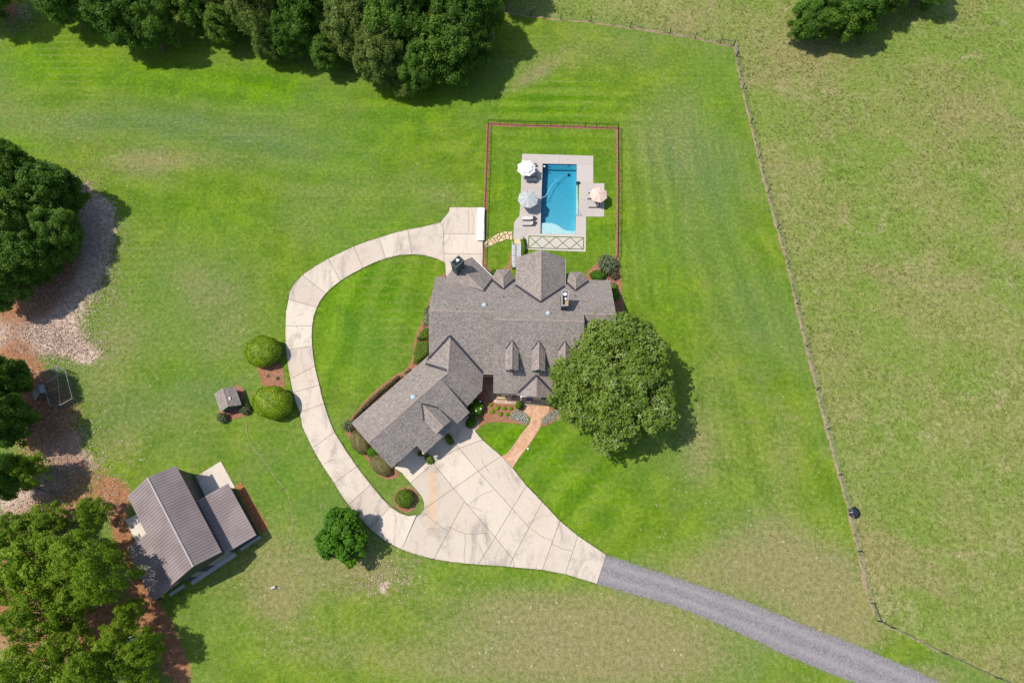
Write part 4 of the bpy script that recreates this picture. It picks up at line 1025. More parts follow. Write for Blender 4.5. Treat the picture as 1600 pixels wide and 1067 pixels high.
cq = [W(*ZK(330, 668), 10.05), W(*ZK(355, 668), 10.05), W(*ZK(352, 735), 10.05), W(*ZK(326, 735), 10.05)]
MB().prism(cq, 9.98, 10.08).obj('flue_pan', M['orange'], house)
chimney([W(*ZL(300, 240), 8.0), W(*ZL(368, 300), 8.0), W(*ZL(268, 397), 8.0), W(*ZL(200, 332), 8.0)], 0, 8.0, 'siding', [(.45, .42, .25)], 'dark')
# front dormers
def dormer(X, Yf, zr, zz, hw, lab=None):
    Yr = 25.15+(zr-ze)/k; Ye = 25.15+(zz-ze)/k
    zb = zSM(Yf+.35)
    wl = MB(); P = [HL(X-hw+.14, Yf+.35, zb-.4), HL(X+hw-.14, Yf+.35, zb-.4), HL(X+hw-.14, Yf+.35, zz-.05), HL(X, Yf+.35, zr-.15), HL(X-hw+.14, Yf+.35, zz-.05)]
    Q = [HL(X-hw+.14, Ye+.3, zz-.4), HL(X+hw-.14, Ye+.3, zz-.4), HL(X+hw-.14, Ye+.3, zz-.05), HL(X, Ye+.3, zr-.15), HL(X-hw+.14, Ye+.3, zz-.05)]
    wl.add(P+Q, [(0,1,2,3,4), (1,6,7,2), (0,4,9,5), (5,9,8,7,6), (0,5,6,1)])
    d = wl.obj('dormer', M['siding'], house)
    slab3([HL(X, Yf, zr), HL(X, Yr, zr), HL(X-hw, Ye, zz), HL(X-hw, Yf, zz)], 'dormer_roof', S, d, .10); slab3([HL(X, Yf, zr), HL(X, Yr, zr), HL(X+hw, Ye, zz), HL(X+hw, Yf, zz)], 'dormer_roof', S, d, .10)
    cap(HL(X, Yf, zr), HL(X, Yr, zr), d, .13, .09); valley(HL(X, Yr, zr), HL(X-hw, Ye, zz), d, .08, .04); valley(HL(X, Yr, zr), HL(X+hw, Ye, zz), d, .08, .04)
    c = HL(X, Yf+.32, (zb+zz)/2-.05); MB().box(c, (1.10, .05, 1.15), HA).obj('window_frame', M['trim'], d); MB().box((c[0], c[1]-.03, c[2]), (.92, .03, 1.0), HA).obj('window_pane', M['glass'], d)
for X in (-.67, 3.12, 6.85): dormer(X, 27.55, 8.15, 7.4, .93)
# entrance porch gable
pz = 5.28; YP = 25.15+(pz-ze)/k
slab3([HL(2.93, YP, pz), HL(2.93, 24.45, pz), HL(.2, 24.95, ze-.02), HL(.35, 25.25, ze+.05)], 'porch_roof', S, house, .12); slab3([HL(2.93, YP, pz), HL(2.93, 24.45, pz), HL(5.75, 24.85, ze-.02), HL(5.55, 25.25, ze+.05)], 'porch_roof', S, house, .12)
cap(HL(2.93, YP, pz), HL(2.93, 24.45, pz), house); valley(HL(2.93, YP, pz), HL(.3, 25.2, ze+.03), house); valley(HL(2.93, YP, pz), HL(5.6, 25.2, ze+.03), house)
gable(HL(.7, 24.85, 3.55), HL(5.3, 24.85, 3.55), HL(2.93, 24.7, pz-.3), -.12, mat='trim')
wallprism([HL(.9, 25.12), HL(5.1, 25.12), HL(5.1, 25.44), HL(.9, 25.44)], 3.5, 'wall')
for X in (.75, 5.15): MB().box(HL(X, 24.82, 1.75), (.26, .26, 3.5), HA).obj('porch_column', M['trim'], house)
dr_ = MB().box(HL(2.05, 25.08, 1.15), (.95, .06, 2.1), HA).obj('front_door', M['blue'], house); MB().box(HL(2.40, 25.03, 1.05), (.06, .05, .12), HA).obj('door_handle', M['ridgecap'], dr_)
for X in (-1.6, -.2, 4.1, 7.2): 
    w_ = MB().box(HL(X, 25.42 if X < .5 or X > 6 else 25.10, 1.6), (1.0, .06, 1.5), HA).obj('window', M['trim'], house); MB().box(HL(X, (25.42 if X < .5 or X > 6 else 25.10)-.04, 1.6), (.84, .03, 1.34), HA).obj('window_pane', M['glass'], w_)
MB().box(HL(-1.75, 25.27, .35), (2.1, .28, .62), HA).obj('window_ledge', M['tanstone'], house)
for (x, y, ln) in ((-4.1, 28.07, 1.5),): MB().box(HL(x, y, 3.55), (ln, .10, .22), HA).obj('fascia', M['fascia'], house)
# sun tunnels and vents
for (X, Y) in ((-4.86, 37.2), (4.37, 35.75)):
    z = zN(Y); MB().tube([HL(X, Y, z-.1), HL(X, Y, z+.10)], .42, 14).obj('skylight_curb', M['gutter'], house, True); MB().ball(HL(X, Y, z+.08), (.38, .38, .24), 14, 4, 0).obj('skylight_dome', M['dome'], house, True)
for (x, y) in (ZB(137, 437), ZB(500, 368), ZB(943, 355), ZB(958, 456), ZB(215, 470)):
    X, Y = W(x, y, 7.0); X, Y = X*HC+Y*HS, -X*HS+Y*HC; z = zN(Y); MB().tube([HL(X, Y, z-.1), HL(X, Y, z+.35)], .06, 6).obj('vent_pipe', M['dark'], house); MB().box(HL(X, Y, z+.03), (.28, .28, .05), HA).obj('vent_flashing', M['gutter'], house)
# connector with the hipped end
cz = 6.8
slab3([HL(-9.73, 27.3, cz), HL(-9.70, 32.74, cz), HL(-4.85, 28.1, 3.70), HL(-4.95, 25.5, 3.67)], 'roof_slope', S, house)
slab3([HL(-9.73, 27.3, cz), HL(-9.70, 32.74, cz), HL(-12.85, 29.75, 4.80), HL(-13.4, 29.1, 4.42)], 'roof_slope', S, house)
cap(HL(-9.73, 27.3, cz), HL(-9.70, 32.74, cz), house); cap(HL(-9.73, 27.3, cz), HL(-4.95, 25.5, 3.67), house, .17, .06)
valley(HL(-9.70, 32.74, cz), HL(-4.88, 28.15, 3.72), house); valley(HL(-9.70, 32.74, cz), HL(-12.75, 29.85, 4.85), house); valley(HL(-9.73, 27.5, cz-.05), HL(-13.3, 29.15, 4.45), house)
wallprism([HL(-13.0, 30.0), HL(-9.8, 26.8), HL(-5.35, 25.8), HL(-5.3, 28.7), HL(-12.3, 31)], 3.66)
# garage wing
GO = W(*ZC(205, 722), 6.8); GA = math.radians(43.47); GC, GS = math.cos(GA), math.sin(GA)
def G(u, v, z=None):
    p = (GO[0]+u*GC-v*GS, GO[1]+u*GS+v*GC); return p if z is None else (*p, z)
def gs(v): return cz+.55*v      # SE slope, v negative
slab3([G(-.33, 0, cz), G(14.36, 0, cz), G(13.0, 3.8, cz-.65*3.8), G(14.44, 4.75, cz-.65*4.75), G(-.33, 4.75, cz-.65*4.75)], 'roof_slope', S, house)
slab3([G(-.33, 0, cz), G(13.04, 0, cz), G(13.04, -5.75, gs(-5.75)), G(4.32, -5.75, gs(-5.75)), G(4.32, -4.32, gs(-4.32)), G(-.28, -4.32, gs(-4.32))], 'roof_slope', S, house)
slab3([G(13.06, 0, cz-.02), G(14.36, 0, cz-.02), G(16.47, -4.6, 3.62), G(13.06, -4.8, 3.15)], 'roof_slope', S, house)
cap(G(-.33, 0, cz), G(14.36, 0, cz), house)
gable(G(13.0, -5.3, 3.55), G(13.0, -.3, 3.55), G(13.0, -.3, 6.35), .14, mat='siding')
wallprism([G(0, -3.3), G(4.7, -3.3), G(4.7, 4.35), G(0, 4.35)], 3.66); wallprism([G(4.65, -4.85), G(12.7, -4.85), G(12.7, 4.34), G(4.65, 4.34)], 3.5); wallprism([G(12.7, -4.3), G(15.7, -4.2), G(14.3, 2), G(12.7, 4.3)], 3.45)
MB().add([G(.05, -3.85, 3.6), G(.05, 4.3, 3.6), G(.05, .0, 6.5), G(.05, -3.85, 4.5)], [(0, 1, 2, 3)]).add([G(.25, -3.85, 3.6), G(.25, 4.3, 3.6), G(.25, .0, 6.5), G(.25, -3.85, 4.5)], [(3, 2, 1, 0)]).obj('gable_wall', M['wall'], house)
for (u0, u1, v) in ((.9, 3.6, -3.34), (5.2, 7.9, -4.89), (9.4, 12.1, -4.89)):
    d = MB().prism([G(u0, v-.05), G(u1, v-.05), G(u1, v+.03), G(u0, v+.03)], .05, 2.35).obj('garage_door', M['trim'], house)
    for q_ in range(4): MB().prism([G(u0+.08, v-.08), G(u1-.08, v-.08), G(u1-.08, v-.045), G(u0+.08, v-.045)], .1+q_*.56, .62+q_*.56).obj('door_panel', M['white'], d)
for (u, v, z) in ((.05, -4.25, 3.9), (4.4, -5.7, 3.2), (8.6, -5.62, 3.0), (12.9, -5.7, 3.2)):
    MB().box(G(u, v+.18, z), (.34, .30, .32), GA).obj('soffit_return', M['trim'], house)
for (u, v) in ((4.68, -4.95), (8.62, -4.97), (12.6, -4.97)): MB().box(G(u, v, 1.6), (.4, .3, 3.2), GA).obj('garage_pillar', M['wall'], house)
MB().tube([G(8.44, .72, 6.0), G(8.44, .72, 6.48)], .42, 14).obj('skylight_curb', M['gutter'], house, True); MB().ball(G(8.44, .72, 6.46), (.42, .42, .25), 14, 4, 0).obj('skylight_dome', M['dome'], house, True)
MB().tube([G(11.3, 3.0, 4.7), G(11.3, 3.0, 5.2)], .06, 6).obj('vent_pipe', M['dark'], house)
# garage dormer
dz, dze, u0, u1, uc, vf = 6.35, 5.35, 7.35, 10.05, 8.70, -5.2
vr = (dz-cz)/.55; ve = (dze-cz)/.55
wl = MB(); P = [G(u0+.2, vf+.35, 3.6), G(u1-.2, vf+.35, 3.6), G(u1-.2, vf+.35, dze-.05), G(uc, vf+.35, dz-.15), G(u0+.2, vf+.35, dze-.05)]; Q = [G(u0+.2, ve+.1, dze-.3), G(u1-.2, ve+.1, dze-.3), G(u1-.2, ve+.1, dze-.05), G(uc, ve+.1, dz-.15), G(u0+.2, ve+.1, dze-.05)]
wl.add(P+Q, [(0,1,2,3,4), (1,6,7,2), (0,4,9,5), (5,9,8,7,6), (0,5,6,1)]); dm = wl.obj('dormer', M['siding'], house)
slab3([G(uc, vf-.15, dz-.05), G(uc, vr, dz), G(u0, ve, dze), G(u0, vf, dze)], 'dormer_roof', S, dm, .12); slab3([G(uc, vf-.15, dz-.05), G(uc, vr, dz), G(u1, ve, dze), G(u1, vf, dze)], 'dormer_roof', S, dm, .12)
cap(G(uc, vf-.15, dz-.05), G(uc, vr, dz), dm, .14, .10); valley(G(uc, vr, dz), G(u0, ve, dze), dm, .1, .05); valley(G(uc, vr, dz), G(u1, ve, dze), dm, .1, .05)
MB().box(G(uc, vf+.33, 4.75), (1.5, .05, 1.1), GA).obj('window_frame', M['trim'], dm); MB().box(G(uc, vf+.29, 4.75), (1.3, .04, .95), GA).obj('window_pane', M['glass'], dm)

# ------------------------------------------------------------------ barn (metal roofs), pump house, chicken coop
def ribroof(A, B, C_, D, name, par, pitch=.42, mat=None):
    """A-B along the ridge, D-C along the eave; ribs run down the slope"""
    A, B, C_, D = map(Vector, (A, B, C_, D)); L = (B-A).length; n = max(2, int(round(L/pitch)))
    nr = (B-A).cross(D-A).normalized()
    if nr.z < 0: nr = -nr
    mb = MB(); prof = [(0, 0), (.60, 0), (.68, .055), (.92, .055), (1.0, 0)]
    vs = []
    for i in range(n):
        for t, h_ in prof[:-1]:
            s = (i+t)/n; vs.append((A.lerp(B, s)+nr*h_, D.lerp(C_, s)+nr*h_))
    vs.append((B, C_))
    pts = [p for v in vs for p in v]
    mb.add(pts, [(2*i, 2*i+1, 2*i+3, 2*i+2) for i in range(len(vs)-1)])
    dn = Vector((0, 0, -.10)); mb.add([A-nr*.01, B-nr*.01, C_-nr*.01, D-nr*.01, A+dn, B+dn, C_+dn, D+dn], [(0,1,2,3), (7,6,5,4), (0,4,5,1), (1,5,6,2), (2,6,7,3), (3,7,4,0)])
    return mb.obj(name, mat or M['metalroof'], par)
zr, zv = 7.1, 5.2
BR0, BR1 = W(*ZE(215, 195), zr), W(*ZE(520, 790), zr)
BW0, BW1 = W(*ZE(75, 305), zv), W(*ZE(380, 900), zv); BE0, BE1 = W(*ZE(400, 105), zv), W(*ZE(710, 690), zv)
bc = np.mean([BR0, BR1], 0)
barn = empty('barn', (bc[0], bc[1], 0), 'long barn with brown ribbed metal roof and lean-to roofs on both sides', 'barn')
dirv = (np.array(BR1)-np.array(BR0)); BL = np.linalg.norm(dirv); dirv /= BL; nrm = np.array((-dirv[1], dirv[0]))   # towards NE
half = (abs(np.dot(np.array(BE0)-np.array(BR0), nrm))+abs(np.dot(np.array(BW0)-np.array(BR0), nrm)))/2
wW = abs(np.dot(np.array(BW0)-np.array(BR0), nrm)); wE = abs(np.dot(np.array(BE0)-np.array(BR0), nrm))
o0 = np.array(BR0)
def B(s, t, z=None):
    """s along the ridge from the north-west end, t to the north-east"""
    p = o0+dirv*s+nrm*t; return tuple(p) if z is None else (p[0], p[1], z)
def sB(px, py, z):
    p = np.array(W(*ZE(px, py), z))-o0; return float(p@dirv), float(p@nrm)
print('barn', BL, wW, wE, [tuple(round(v, 2) for v in sB(*q)) for q in ((75,305,zv),(380,900,zv),(400,105,zv),(710,690,zv),(560,345,3.3),(740,700,3.3),(750,235,2.5),(945,580,2.5),(80,665,2.4),(250,1025,2.4),(605,320,3.0),(795,670,3.0),(70,480,0),(130,610,0),(540,190,0),(705,88,0),(800,262,0),(515,905,0),(810,715,0),(375,990,0),(475,915,0),(945,615,0))])
ribroof(B(0, 0, zr), B(BL, 0, zr), B(BL, wE, zv), B(0, wE, zv), 'metal_roof', barn)
ribroof(B(0, 0, zr), B(BL, 0, zr), B(BL, -wW, zv), B(0, -wW, zv), 'metal_roof', barn)
cap(B(0, 0, zr+.05), B(BL, 0, zr+.05), barn, .11, .03, 'ridge_cap', M['ridgecap'], .03)
MB().prism([B(.25, -wW+.25), B(BL-.28, -wW+.25), B(BL-.28, wE-.25), B(.25, wE-.25)], 0, zv-.12).obj('wall', M['barnwall'], barn)
for s_ in (.26, BL-.49):
    p, q, r = Vector(B(s_, -wW+.3, zv-.15)), Vector(B(s_, wE-.3, zv-.15)), Vector(B(s_, 0, zr-.2)); d = Vector((*dirv, 0))*.2
    MB().add([p, q, r, p+d, q+d, r+d], [(0,1,2), (5,4,3), (0,3,4,1), (1,4,5,2), (2,5,3,0)]).obj('gable_wall', M['barnwall'], barn)
e0 = sB(560, 345, 3.3); e1 = sB(740, 700, 3.3); g0 = sB(750, 235, 2.5); g1 = sB(945, 580, 2.5)
s0, s1 = (e0[0]+g0[0])/2, (e1[0]+g1[0])/2; tE = (g0[1]+g1[1])/2
ribroof(B(s0, wE-.28, 3.45), B(s1, wE-.28, 3.45), B(s1, tE, 2.5), B(s0, tE, 2.5), 'lean_to_roof', barn)
MB().prism([B(s0+.3, wE-.3), B(s1-.3, wE-.3), B(s1-.3, tE-.3), B(s0+.3, tE-.3)], 0, 2.42).obj('lean_to_wall', M['barnwall'], barn)
w0 = sB(80, 665, 2.4); w1 = sB(250, 1025, 2.4); tW = (w0[1]+w1[1])/2
ribroof(B(w0[0], -wW+.28, 3.3), B(w1[0], -wW+.28, 3.3), B(w1[0], tW, 2.4), B(w0[0], tW, 2.4), 'lean_to_roof', barn)
for s_ in np.linspace(w0[0]+.2, w1[0]-.2, 4): MB().box(B(float(s_), tW+.15, 1.15), (.14, .14, 2.3), math.atan2(dirv[1], dirv[0])).obj('post', M['barnwall'], barn)
for (t_, wd_) in ((-1.9, 1.1), (1.6, 3.0)):
    MB().prism([B(BL-.30, t_-wd_/2), B(BL-.30, t_+wd_/2), B(BL-.24, t_+wd_/2), B(BL-.24, t_-wd_/2)], .05, 2.6).obj('barn_door', M['gutter'], barn)
for p_, nm_ in (([(70,480), (150,440), (330,800), (250,845)], 'concrete_pad'), ([(540,190), (705,88), (800,262), (620,360)], 'concrete_pad')):
    MB().prism(WZ(ZE, p_), 0, .08).obj(nm_, M['pale'], None, kind='structure')
MB().prism([B(BL-.3, -wW+.3), B(BL+.28, -wW+.3), B(BL+.28, wE-.15), B(BL-.3, wE-.15)], 0, .07).obj('concrete_pad', M['slabgrey'], None, kind='structure')
MB().prism([B(s1-.3, wE+.7), B(s1+.06, wE+.7), B(s1+.06, tE-.3), B(s1-.3, tE-.3)], 0, .06).obj('concrete_pad', M['slabgrey'], None, kind='structure')
MB().prism([B(w1[0]-.3, tW+1.2), B(w1[0]+.14, tW+1.2), B(w1[0]+.14, -wW-.6), B(w1[0]-.3, -wW-.6)], 0, .06).obj('concrete_pad', M['slabgrey'], None, kind='structure')
q = B(s0+.5, tE+.8)
sheet('red_clay_strip', [B(s0+.2, tE+.05), B(s1-.6, tE+.05), B(s1-.2, tE+.7), B(s1-.9, tE+1.25), B(s0+1, tE+1.0), B(s0, tE+.9)], .02, simple('red_clay', (.33, .12, .045), .95, .4, 3, bump=.5), kind='structure')

# pump house
r0, r1 = W(*ZI(165, 632), 2.6), W(*ZI(215, 800), 2.6); wv0, wv1 = W(*ZI(85, 682), 1.75), W(*ZI(145, 852), 1.75); ev0, ev1 = W(*ZI(280, 610), 1.75), W(*ZI(340, 785), 1.75)
pcx = np.mean([r0, r1], 0); ph = empty('pump_house', (*pcx, 0), 'small grey shingled pump house between two little shrubs', 'shed')
slab3([(*r0, 2.6), (*r1, 2.6), (*wv1, 1.75), (*wv0, 1.75)], 'roof_slope', S, ph, .10); slab3([(*r0, 2.6), (*r1, 2.6), (*ev1, 1.75), (*ev0, 1.75)], 'roof_slope', S, ph, .10)
cap((*r0, 2.6), (*r1, 2.6), ph, .12, .06)
base = shrink([wv0, wv1, ev1, ev0], .22); MB().prism(base, 0, 1.72).obj('wall', M['siding'], ph)
pp = Vector((*base[0], 1.7))
A1, A2 = [np.array(q) for q in (wv1, ev1)]; rr = np.array(r1); ax = (np.array(r0)-rr); ax = ax/np.linalg.norm(ax)*.24
MB().add([(*(A1+ax), 1.68), (*(A2+ax), 1.68), (*(rr+ax), 2.5), (*(A1+ax*1.6), 1.68), (*(A2+ax*1.6), 1.68), (*(rr+ax*1.6), 2.5)], [(0,1,2), (5,4,3), (0,3,4,1), (1,4,5,2), (2,5,3,0)]).obj('gable_wall', M['siding'], ph)
q = W(*ZI(225, 730), 2.35); MB().box((q[0], q[1], 2.30), (.42, .42, .22), .3).obj('roof_vent', M['dark'], ph); MB().box((q[0], q[1], 2.42), (.50, .50, .03), .3).obj('vent_lid', M['gutter'], ph)

# chicken coop with its wire run
cp = WZ(ZJ, [(178, 525), (240, 490), (262, 540), (196, 572)], 1.4)
cc = np.mean(cp, 0); coop = empty('chicken_coop', (*cc, 0), 'small weathered tin roofed chicken coop at the edge of the western trees', 'coop')
hx = WZ(ZJ, [(178, 524), (222, 486), (236, 532), (194, 568)], 1.7); hy = WZ(ZJ, [(222, 486), (250, 480), (262, 524), (236, 532)], 1.7)
a0, a1 = hx[1], hx[2]
slab3([(*hx[0], 1.45), (*hx[1], 1.85), (*hx[2], 1.85), (*hx[3], 1.45)], 'tin_roof', M['panel'], coop, .04, M['panel']); slab3([(*hy[0], 1.85), (*hy[1], 1.55), (*hy[2], 1.55), (*hy[3], 1.85)], 'tin_roof', M['ridgecap'], coop, .04, M['panel'])
MB().prism(shrink([hx[0], hx[3], hy[2], hy[1]], .18), .35, 1.48).obj('hen_house', simple('weathered_wood', (.16, .12, .09), .9, .3, 3), coop)
for q in shrink([hx[0], hx[3], hy[2], hy[1]], .25): MB().box((*q, .2), (.09, .09, .4)).obj('leg', M['bark'], coop)
rp = WZ(ZJ, [(225, 415), (325, 375), (375, 400), (415, 560), (345, 600), (290, 600), (262, 525)], 1.6); rc = np.mean(rp, 0)
run = empty('wire_run', (*rc, 0), 'open wire mesh poultry run attached to the coop', 'cage')
nr_ = len(rp)
for i in range(nr_):
    a, b = rp[i], rp[(i+1)%nr_]; MB().tube([(*a, 0), (*a, 1.6)], .04, 5).obj('post', M['panel'], run); MB().tube([(*a, 1.6), (*b, 1.6)], .035, 5).obj('top_rail', M['panel'], run)
for a, b in (((262, 470), (345, 425)), ((265, 525), (355, 488)), ((325, 375), (345, 600))):
    a, b = W(*ZJ(*a), 1.62), W(*ZJ(*b), 1.62); MB().tube([(*a, 1.62), (*b, 1.62)], .045, 5).obj('roof_rail', M['ridgecap'], run)
mb = MB(); xs = [p[0] for p in rp]; ys = [p[1] for p in rp]
def hatch(dirx, diry, sp):
    """wire lines clipped to the run's outline"""
    nx_, ny_ = -diry, dirx; ts = [p[0]*nx_+p[1]*ny_ for p in rp]; t = min(ts)+.05
    while t < max(ts):
        xs_ = []
        for i in range(nr_):
            a, b = rp[i], rp[(i+1)%nr_]; ta, tb = a[0]*nx_+a[1]*ny_-t, b[0]*nx_+b[1]*ny_-t
            if ta*tb < 0: f_ = ta/(ta-tb); xs_.append((a[0]+(b[0]-a[0])*f_, a[1]+(b[1]-a[1])*f_))
        if len(xs_) == 2: mb.tube([(*xs_[0], 1.6), (*xs_[1], 1.6)], .010, 3, False)
        t += sp
hatch(.95, .3, .16); hatch(-.3, .95, .16)
for i in range(nr_-1):
    a, b = rp[i], rp[i+1]
    for z in np.arange(.1, 1.6, .16): mb.tube([(*a, z), (*b, z)], .008, 3, False)
    pickets(mb, a, b, .02, 1.58, .16, .007)
mb.obj('wire_mesh', M['mesh'], run, kind='stuff')

# garden hose on the western lawn
HP = [ZI(345, 885), ZI(385, 935), ZI(392, 1040), ZG(15, 100), ZG(35, 190), ZG(90, 250), ZG(135, 310), ZG(180, 385), ZG(235, 435), ZG(262, 500), ZG(277, 600), ZG(272, 700), ZG(250, 785), ZG(243, 830), ZG(262, 875), ZG(300, 898), ZG(335, 890), ZG(338, 865), ZG(318, 853), ZG(300, 868), ZG(300, 893), ZG(325, 920), ZG(365, 905), ZG(383, 880), ZG(370, 855), ZG(350, 868), ZG(338, 900), ZG(320, 922), ZG(270, 940), ZG(220, 962), ZG(180, 982)]
hw = smoothpoly([W(*p) for p in HP], 2, False)
single(MB().tube([(x, y, .035) for x, y in hw], .032, 5), 'garden_hose', M['hose'], (*hw[len(hw)//2], 0), True, label='long tan garden hose winding across the lawn from the pump house', cat='hose')
q = W(*ZG(170, 987)); mb = MB().box((q[0], q[1], .18), (.62, .34, .30), .35).box((q[0], q[1], .36), (.50, .24, .08), .35)
single(mb, 'hose_box', M['gutter'], (*q, 0), label='small grey box at the loose end of the garden hose', cat='box')
q = W(*ZG(218, 440)); single(MB().box((q[0], q[1], .06), (.75, .10, .10), .3), 'hose_stake', M['bark'], (*q, 0), label='short dark stake lying where the garden hose bends', cat='stake')
q = W(*ZD(622, 835)); single(MB().ball((q[0], q[1], .0), (.16, .16, .13), 10, 3, 0), 'lawn_cap', M['white'], (*q, 0), True, label='tiny white cap in the lawn just east of the flagstone walk', cat='cap')

# ------------------------------------------------------------------ vegetation
def leafmesh(name, P, N, tone, ln, wd, mat, rg):
    """one rhombic leaf (or small leaf spray) per point"""
    n = len(P); N = N/np.maximum(1e-6, np.linalg.norm(N, axis=1, keepdims=True))
    R = rg.normal(size=(n, 3)); A = np.cross(N, R); A /= np.maximum(1e-6, np.linalg.norm(A, axis=1, keepdims=True)); Bv = np.cross(N, A)
    s = rg.uniform(.65, 1.3, (n, 1)); a = A*ln*.5*s; b = Bv*wd*.5*s
    V = np.stack([P-a, P-b+N*wd*.06, P+a, P+b+N*wd*.06], 1).reshape(-1, 3)
    Q = np.arange(n*4).reshape(n, 4)
    return npmesh(name, V, Q, mat, {'tone': ('POINT', np.repeat(np.clip(tone, 0, 1), 4))})
def crown_points(seed, R, RZ, nl, lr, per, zlow=-.45, squash=1.0, rough=.12, inner=.12, cl=11, sig=.22, gap=.42):
    rg = np.random.default_rng(seed); P = []; N = []; T = []
    ph = rg.uniform(0, 6.28, 4)
    for i in range(nl):
        zc = zlow+(1-zlow)*((i+.5)/nl)**.92; zc = min(.98, zc); a = i*2.39996+rg.normal()*.25
        rr = math.sqrt(max(0, 1-zc*zc)); d = np.array([rr*math.cos(a), rr*math.sin(a), zc])
        out = 1+.10*math.sin(2*a+ph[0])+.09*math.sin(3*a+ph[1])+.08*math.sin(5*a+ph[2]+zc*2)
        if math.sin(d[0]*5.1+ph[0])*math.sin(d[1]*4.7+ph[1])*math.sin(zc*4+ph[2]) > gap: continue
        l = lr*rg.choice([.6, .85, 1.0, 1.45])*rg.uniform(.9, 1.15); k = rg.uniform(.72, 1.0)
        if rg.random() < .16: k *= .74
        c = d*np.array([R-l*.7, R-l*.7, RZ-l*.6])*k*out
        m = int(per*(l/lr)**2); nc = max(3, m//cl); u = rg.normal(size=(nc, 3)); u /= np.linalg.norm(u, axis=1, keepdims=True)
        u = u+d*.45; u[:, 2] += .25; u /= np.linalg.norm(u, axis=1, keepdims=True)
        rad = l*(1-np.abs(rg.normal(size=(nc, 1)))*rough*1.3+.30*(rg.random((nc, 1)) < .18))
        C0 = u*rad*np.array([1, 1, .85*squash]); idx = rg.integers(0, nc, m); uu = u[idx]
        off = rg.normal(size=(m, 3))*sig; off -= uu*np.sum(off*uu, 1, keepdims=True)*.5
        P.append(c+C0[idx]+off-uu*np.sum(off**2, 1, keepdims=True)*.6)
        cn = u*.55+np.array([-.18, 0, .75])+rg.normal(size=(nc, 3))*.30
        N.append(cn[idx]+rg.normal(size=(m, 3))*.32+off*.8)
        T.append((rg.uniform(.22, .62)+rg.normal(size=nc)*.11)[idx]+rg.normal(size=m)*.09)
    m = int(nl*per*inner); u = rg.normal(size=(m, 3)); u /= np.linalg.norm(u, axis=1, keepdims=True); u[:, 2] = np.abs(u[:, 2])-.3
    P.append(u*np.array([R, R, RZ])*rg.uniform(.25, .80, (m, 1))); N.append(rg.normal(size=(m, 3))+np.array([0, 0, .9])); T.append(rg.uniform(.2, .6, m))
    return np.concatenate(P), np.concatenate(N), np.concatenate(T), rg
def trunk_mesh(seed, R, RZ, h0, rad, nb=9, lean=(0, 0)):
    rr = random.Random(seed); mb = MB(); top = Vector((lean[0], lean[1], h0+RZ*.45))
    mb.tube([(0, 0, -.2), (lean[0]*.15, lean[1]*.15, h0*.35), (lean[0]*.5, lean[1]*.5, h0*.75), tuple(top)], [rad*1.35, rad, rad*.75, rad*.3], 9)
    for i in range(nb):
        a = i*2.4+rr.uniform(-.3, .3); z0 = h0*rr.uniform(.45, .95); s = Vector((lean[0]*.5*z0/h0, lean[1]*.5*z0/h0, z0))
        e = Vector((R*rr.uniform(.55, .88)*math.cos(a), R*rr.uniform(.55, .88)*math.sin(a), h0+RZ*rr.uniform(0, .92)))
        m = s.lerp(e, .5)+Vector((rr.uniform(-.4, .4), rr.uniform(-.4, .4), -RZ*.10))
        mb.tube([s, m, e], [rad*.42, rad*.26, rad*.07], 6)
        for k in range(2):
            e2 = m+Vector((rr.uniform(-1, 1)*R*.35, rr.uniform(-1, 1)*R*.35, RZ*rr.uniform(.2, .6))); mb.tube([m, e2], [rad*.18, rad*.04], 5)
    return mb
PROTO = {}
def proto_tree(key, seed, R, RZ, h0, nl, lr, per, leaf, ln, wd, bark, rad, **kw):
    P, N, T, rg = crown_points(seed, R, RZ, nl, lr, per, **kw); P[:, 2] += h0
    P[:, 2] = np.maximum(P[:, 2], .3)
    cm = leafmesh(key+'_crown', P, N, T, ln, wd, LF[leaf], rg)
    t = trunk_mesh(seed, R, RZ, h0, rad); me = bpy.data.meshes.new('trunk'); me.from_pydata([tuple(v) for v in t.v], [], t.f); me.materials.append(M[bark])
    PROTO[key] = (cm, me, R, h0+RZ)
proto_tree('wood_a', 11, 6.0, 6.4, 6.8, 190, 1.05, 300, 'wood', .36, .25, 'bark', .32, zlow=-.86, rough=.42, sig=.36, cl=14)
proto_tree('wood_b', 12, 6.0, 6.2, 6.8, 210, .95, 260, 'wood', .34, .23, 'bark', .30, zlow=-.86, rough=.45, sig=.38, cl=14)
proto_tree('pale_a', 13, 6.0, 6.2, 6.8, 200, .95, 270, 'woodb', .34, .20, 'paleb', .28, zlow=-.86, rough=.48, sig=.38, cl=12)
proto_tree('light_a', 14, 6.0, 5.0, 6.4, 90, 1.1, 125, 'light', .40, .28, 'paleb', .24, rough=.42, inner=.20, zlow=-.5, sig=.32, cl=14)
proto_tree('light_b', 15, 6.0, 4.8, 6.4, 72, 1.2, 120, 'light', .38, .26, 'paleb', .22, rough=.45, inner=.2, squash=.8, zlow=-.5, sig=.34, cl=14)
proto_tree('round', 16, 4.0, 3.2, 3.4, 110, .75, 260, 'maple', .24, .18, 'bark', .20, rough=.12, zlow=-.7, sig=.12)
def tree(px, py, rpx, h, key, label, cat='tree', group=None, name='broadleaf_tree', rz=None):
    cm, tm, R, H0 = PROTO[key]; z = h*.56
    x, y = W(px, py, z); r = rpx*mpp(px, py, z); sx = r/R*1.06; sz = h/H0
    root = empty(name, (x, y, 0), label, cat, group)
    a = (px*7.3+py*3.1)%6.28 if rz is None else rz
    for nm, me in (('crown', cm), ('trunk', tm)):
        o = bpy.data.objects.new(nm, me); COL.objects.link(o); o.parent = root; o.scale = (sx, sx*.96, sz); o.rotation_euler = (0, 0, a)
    return root
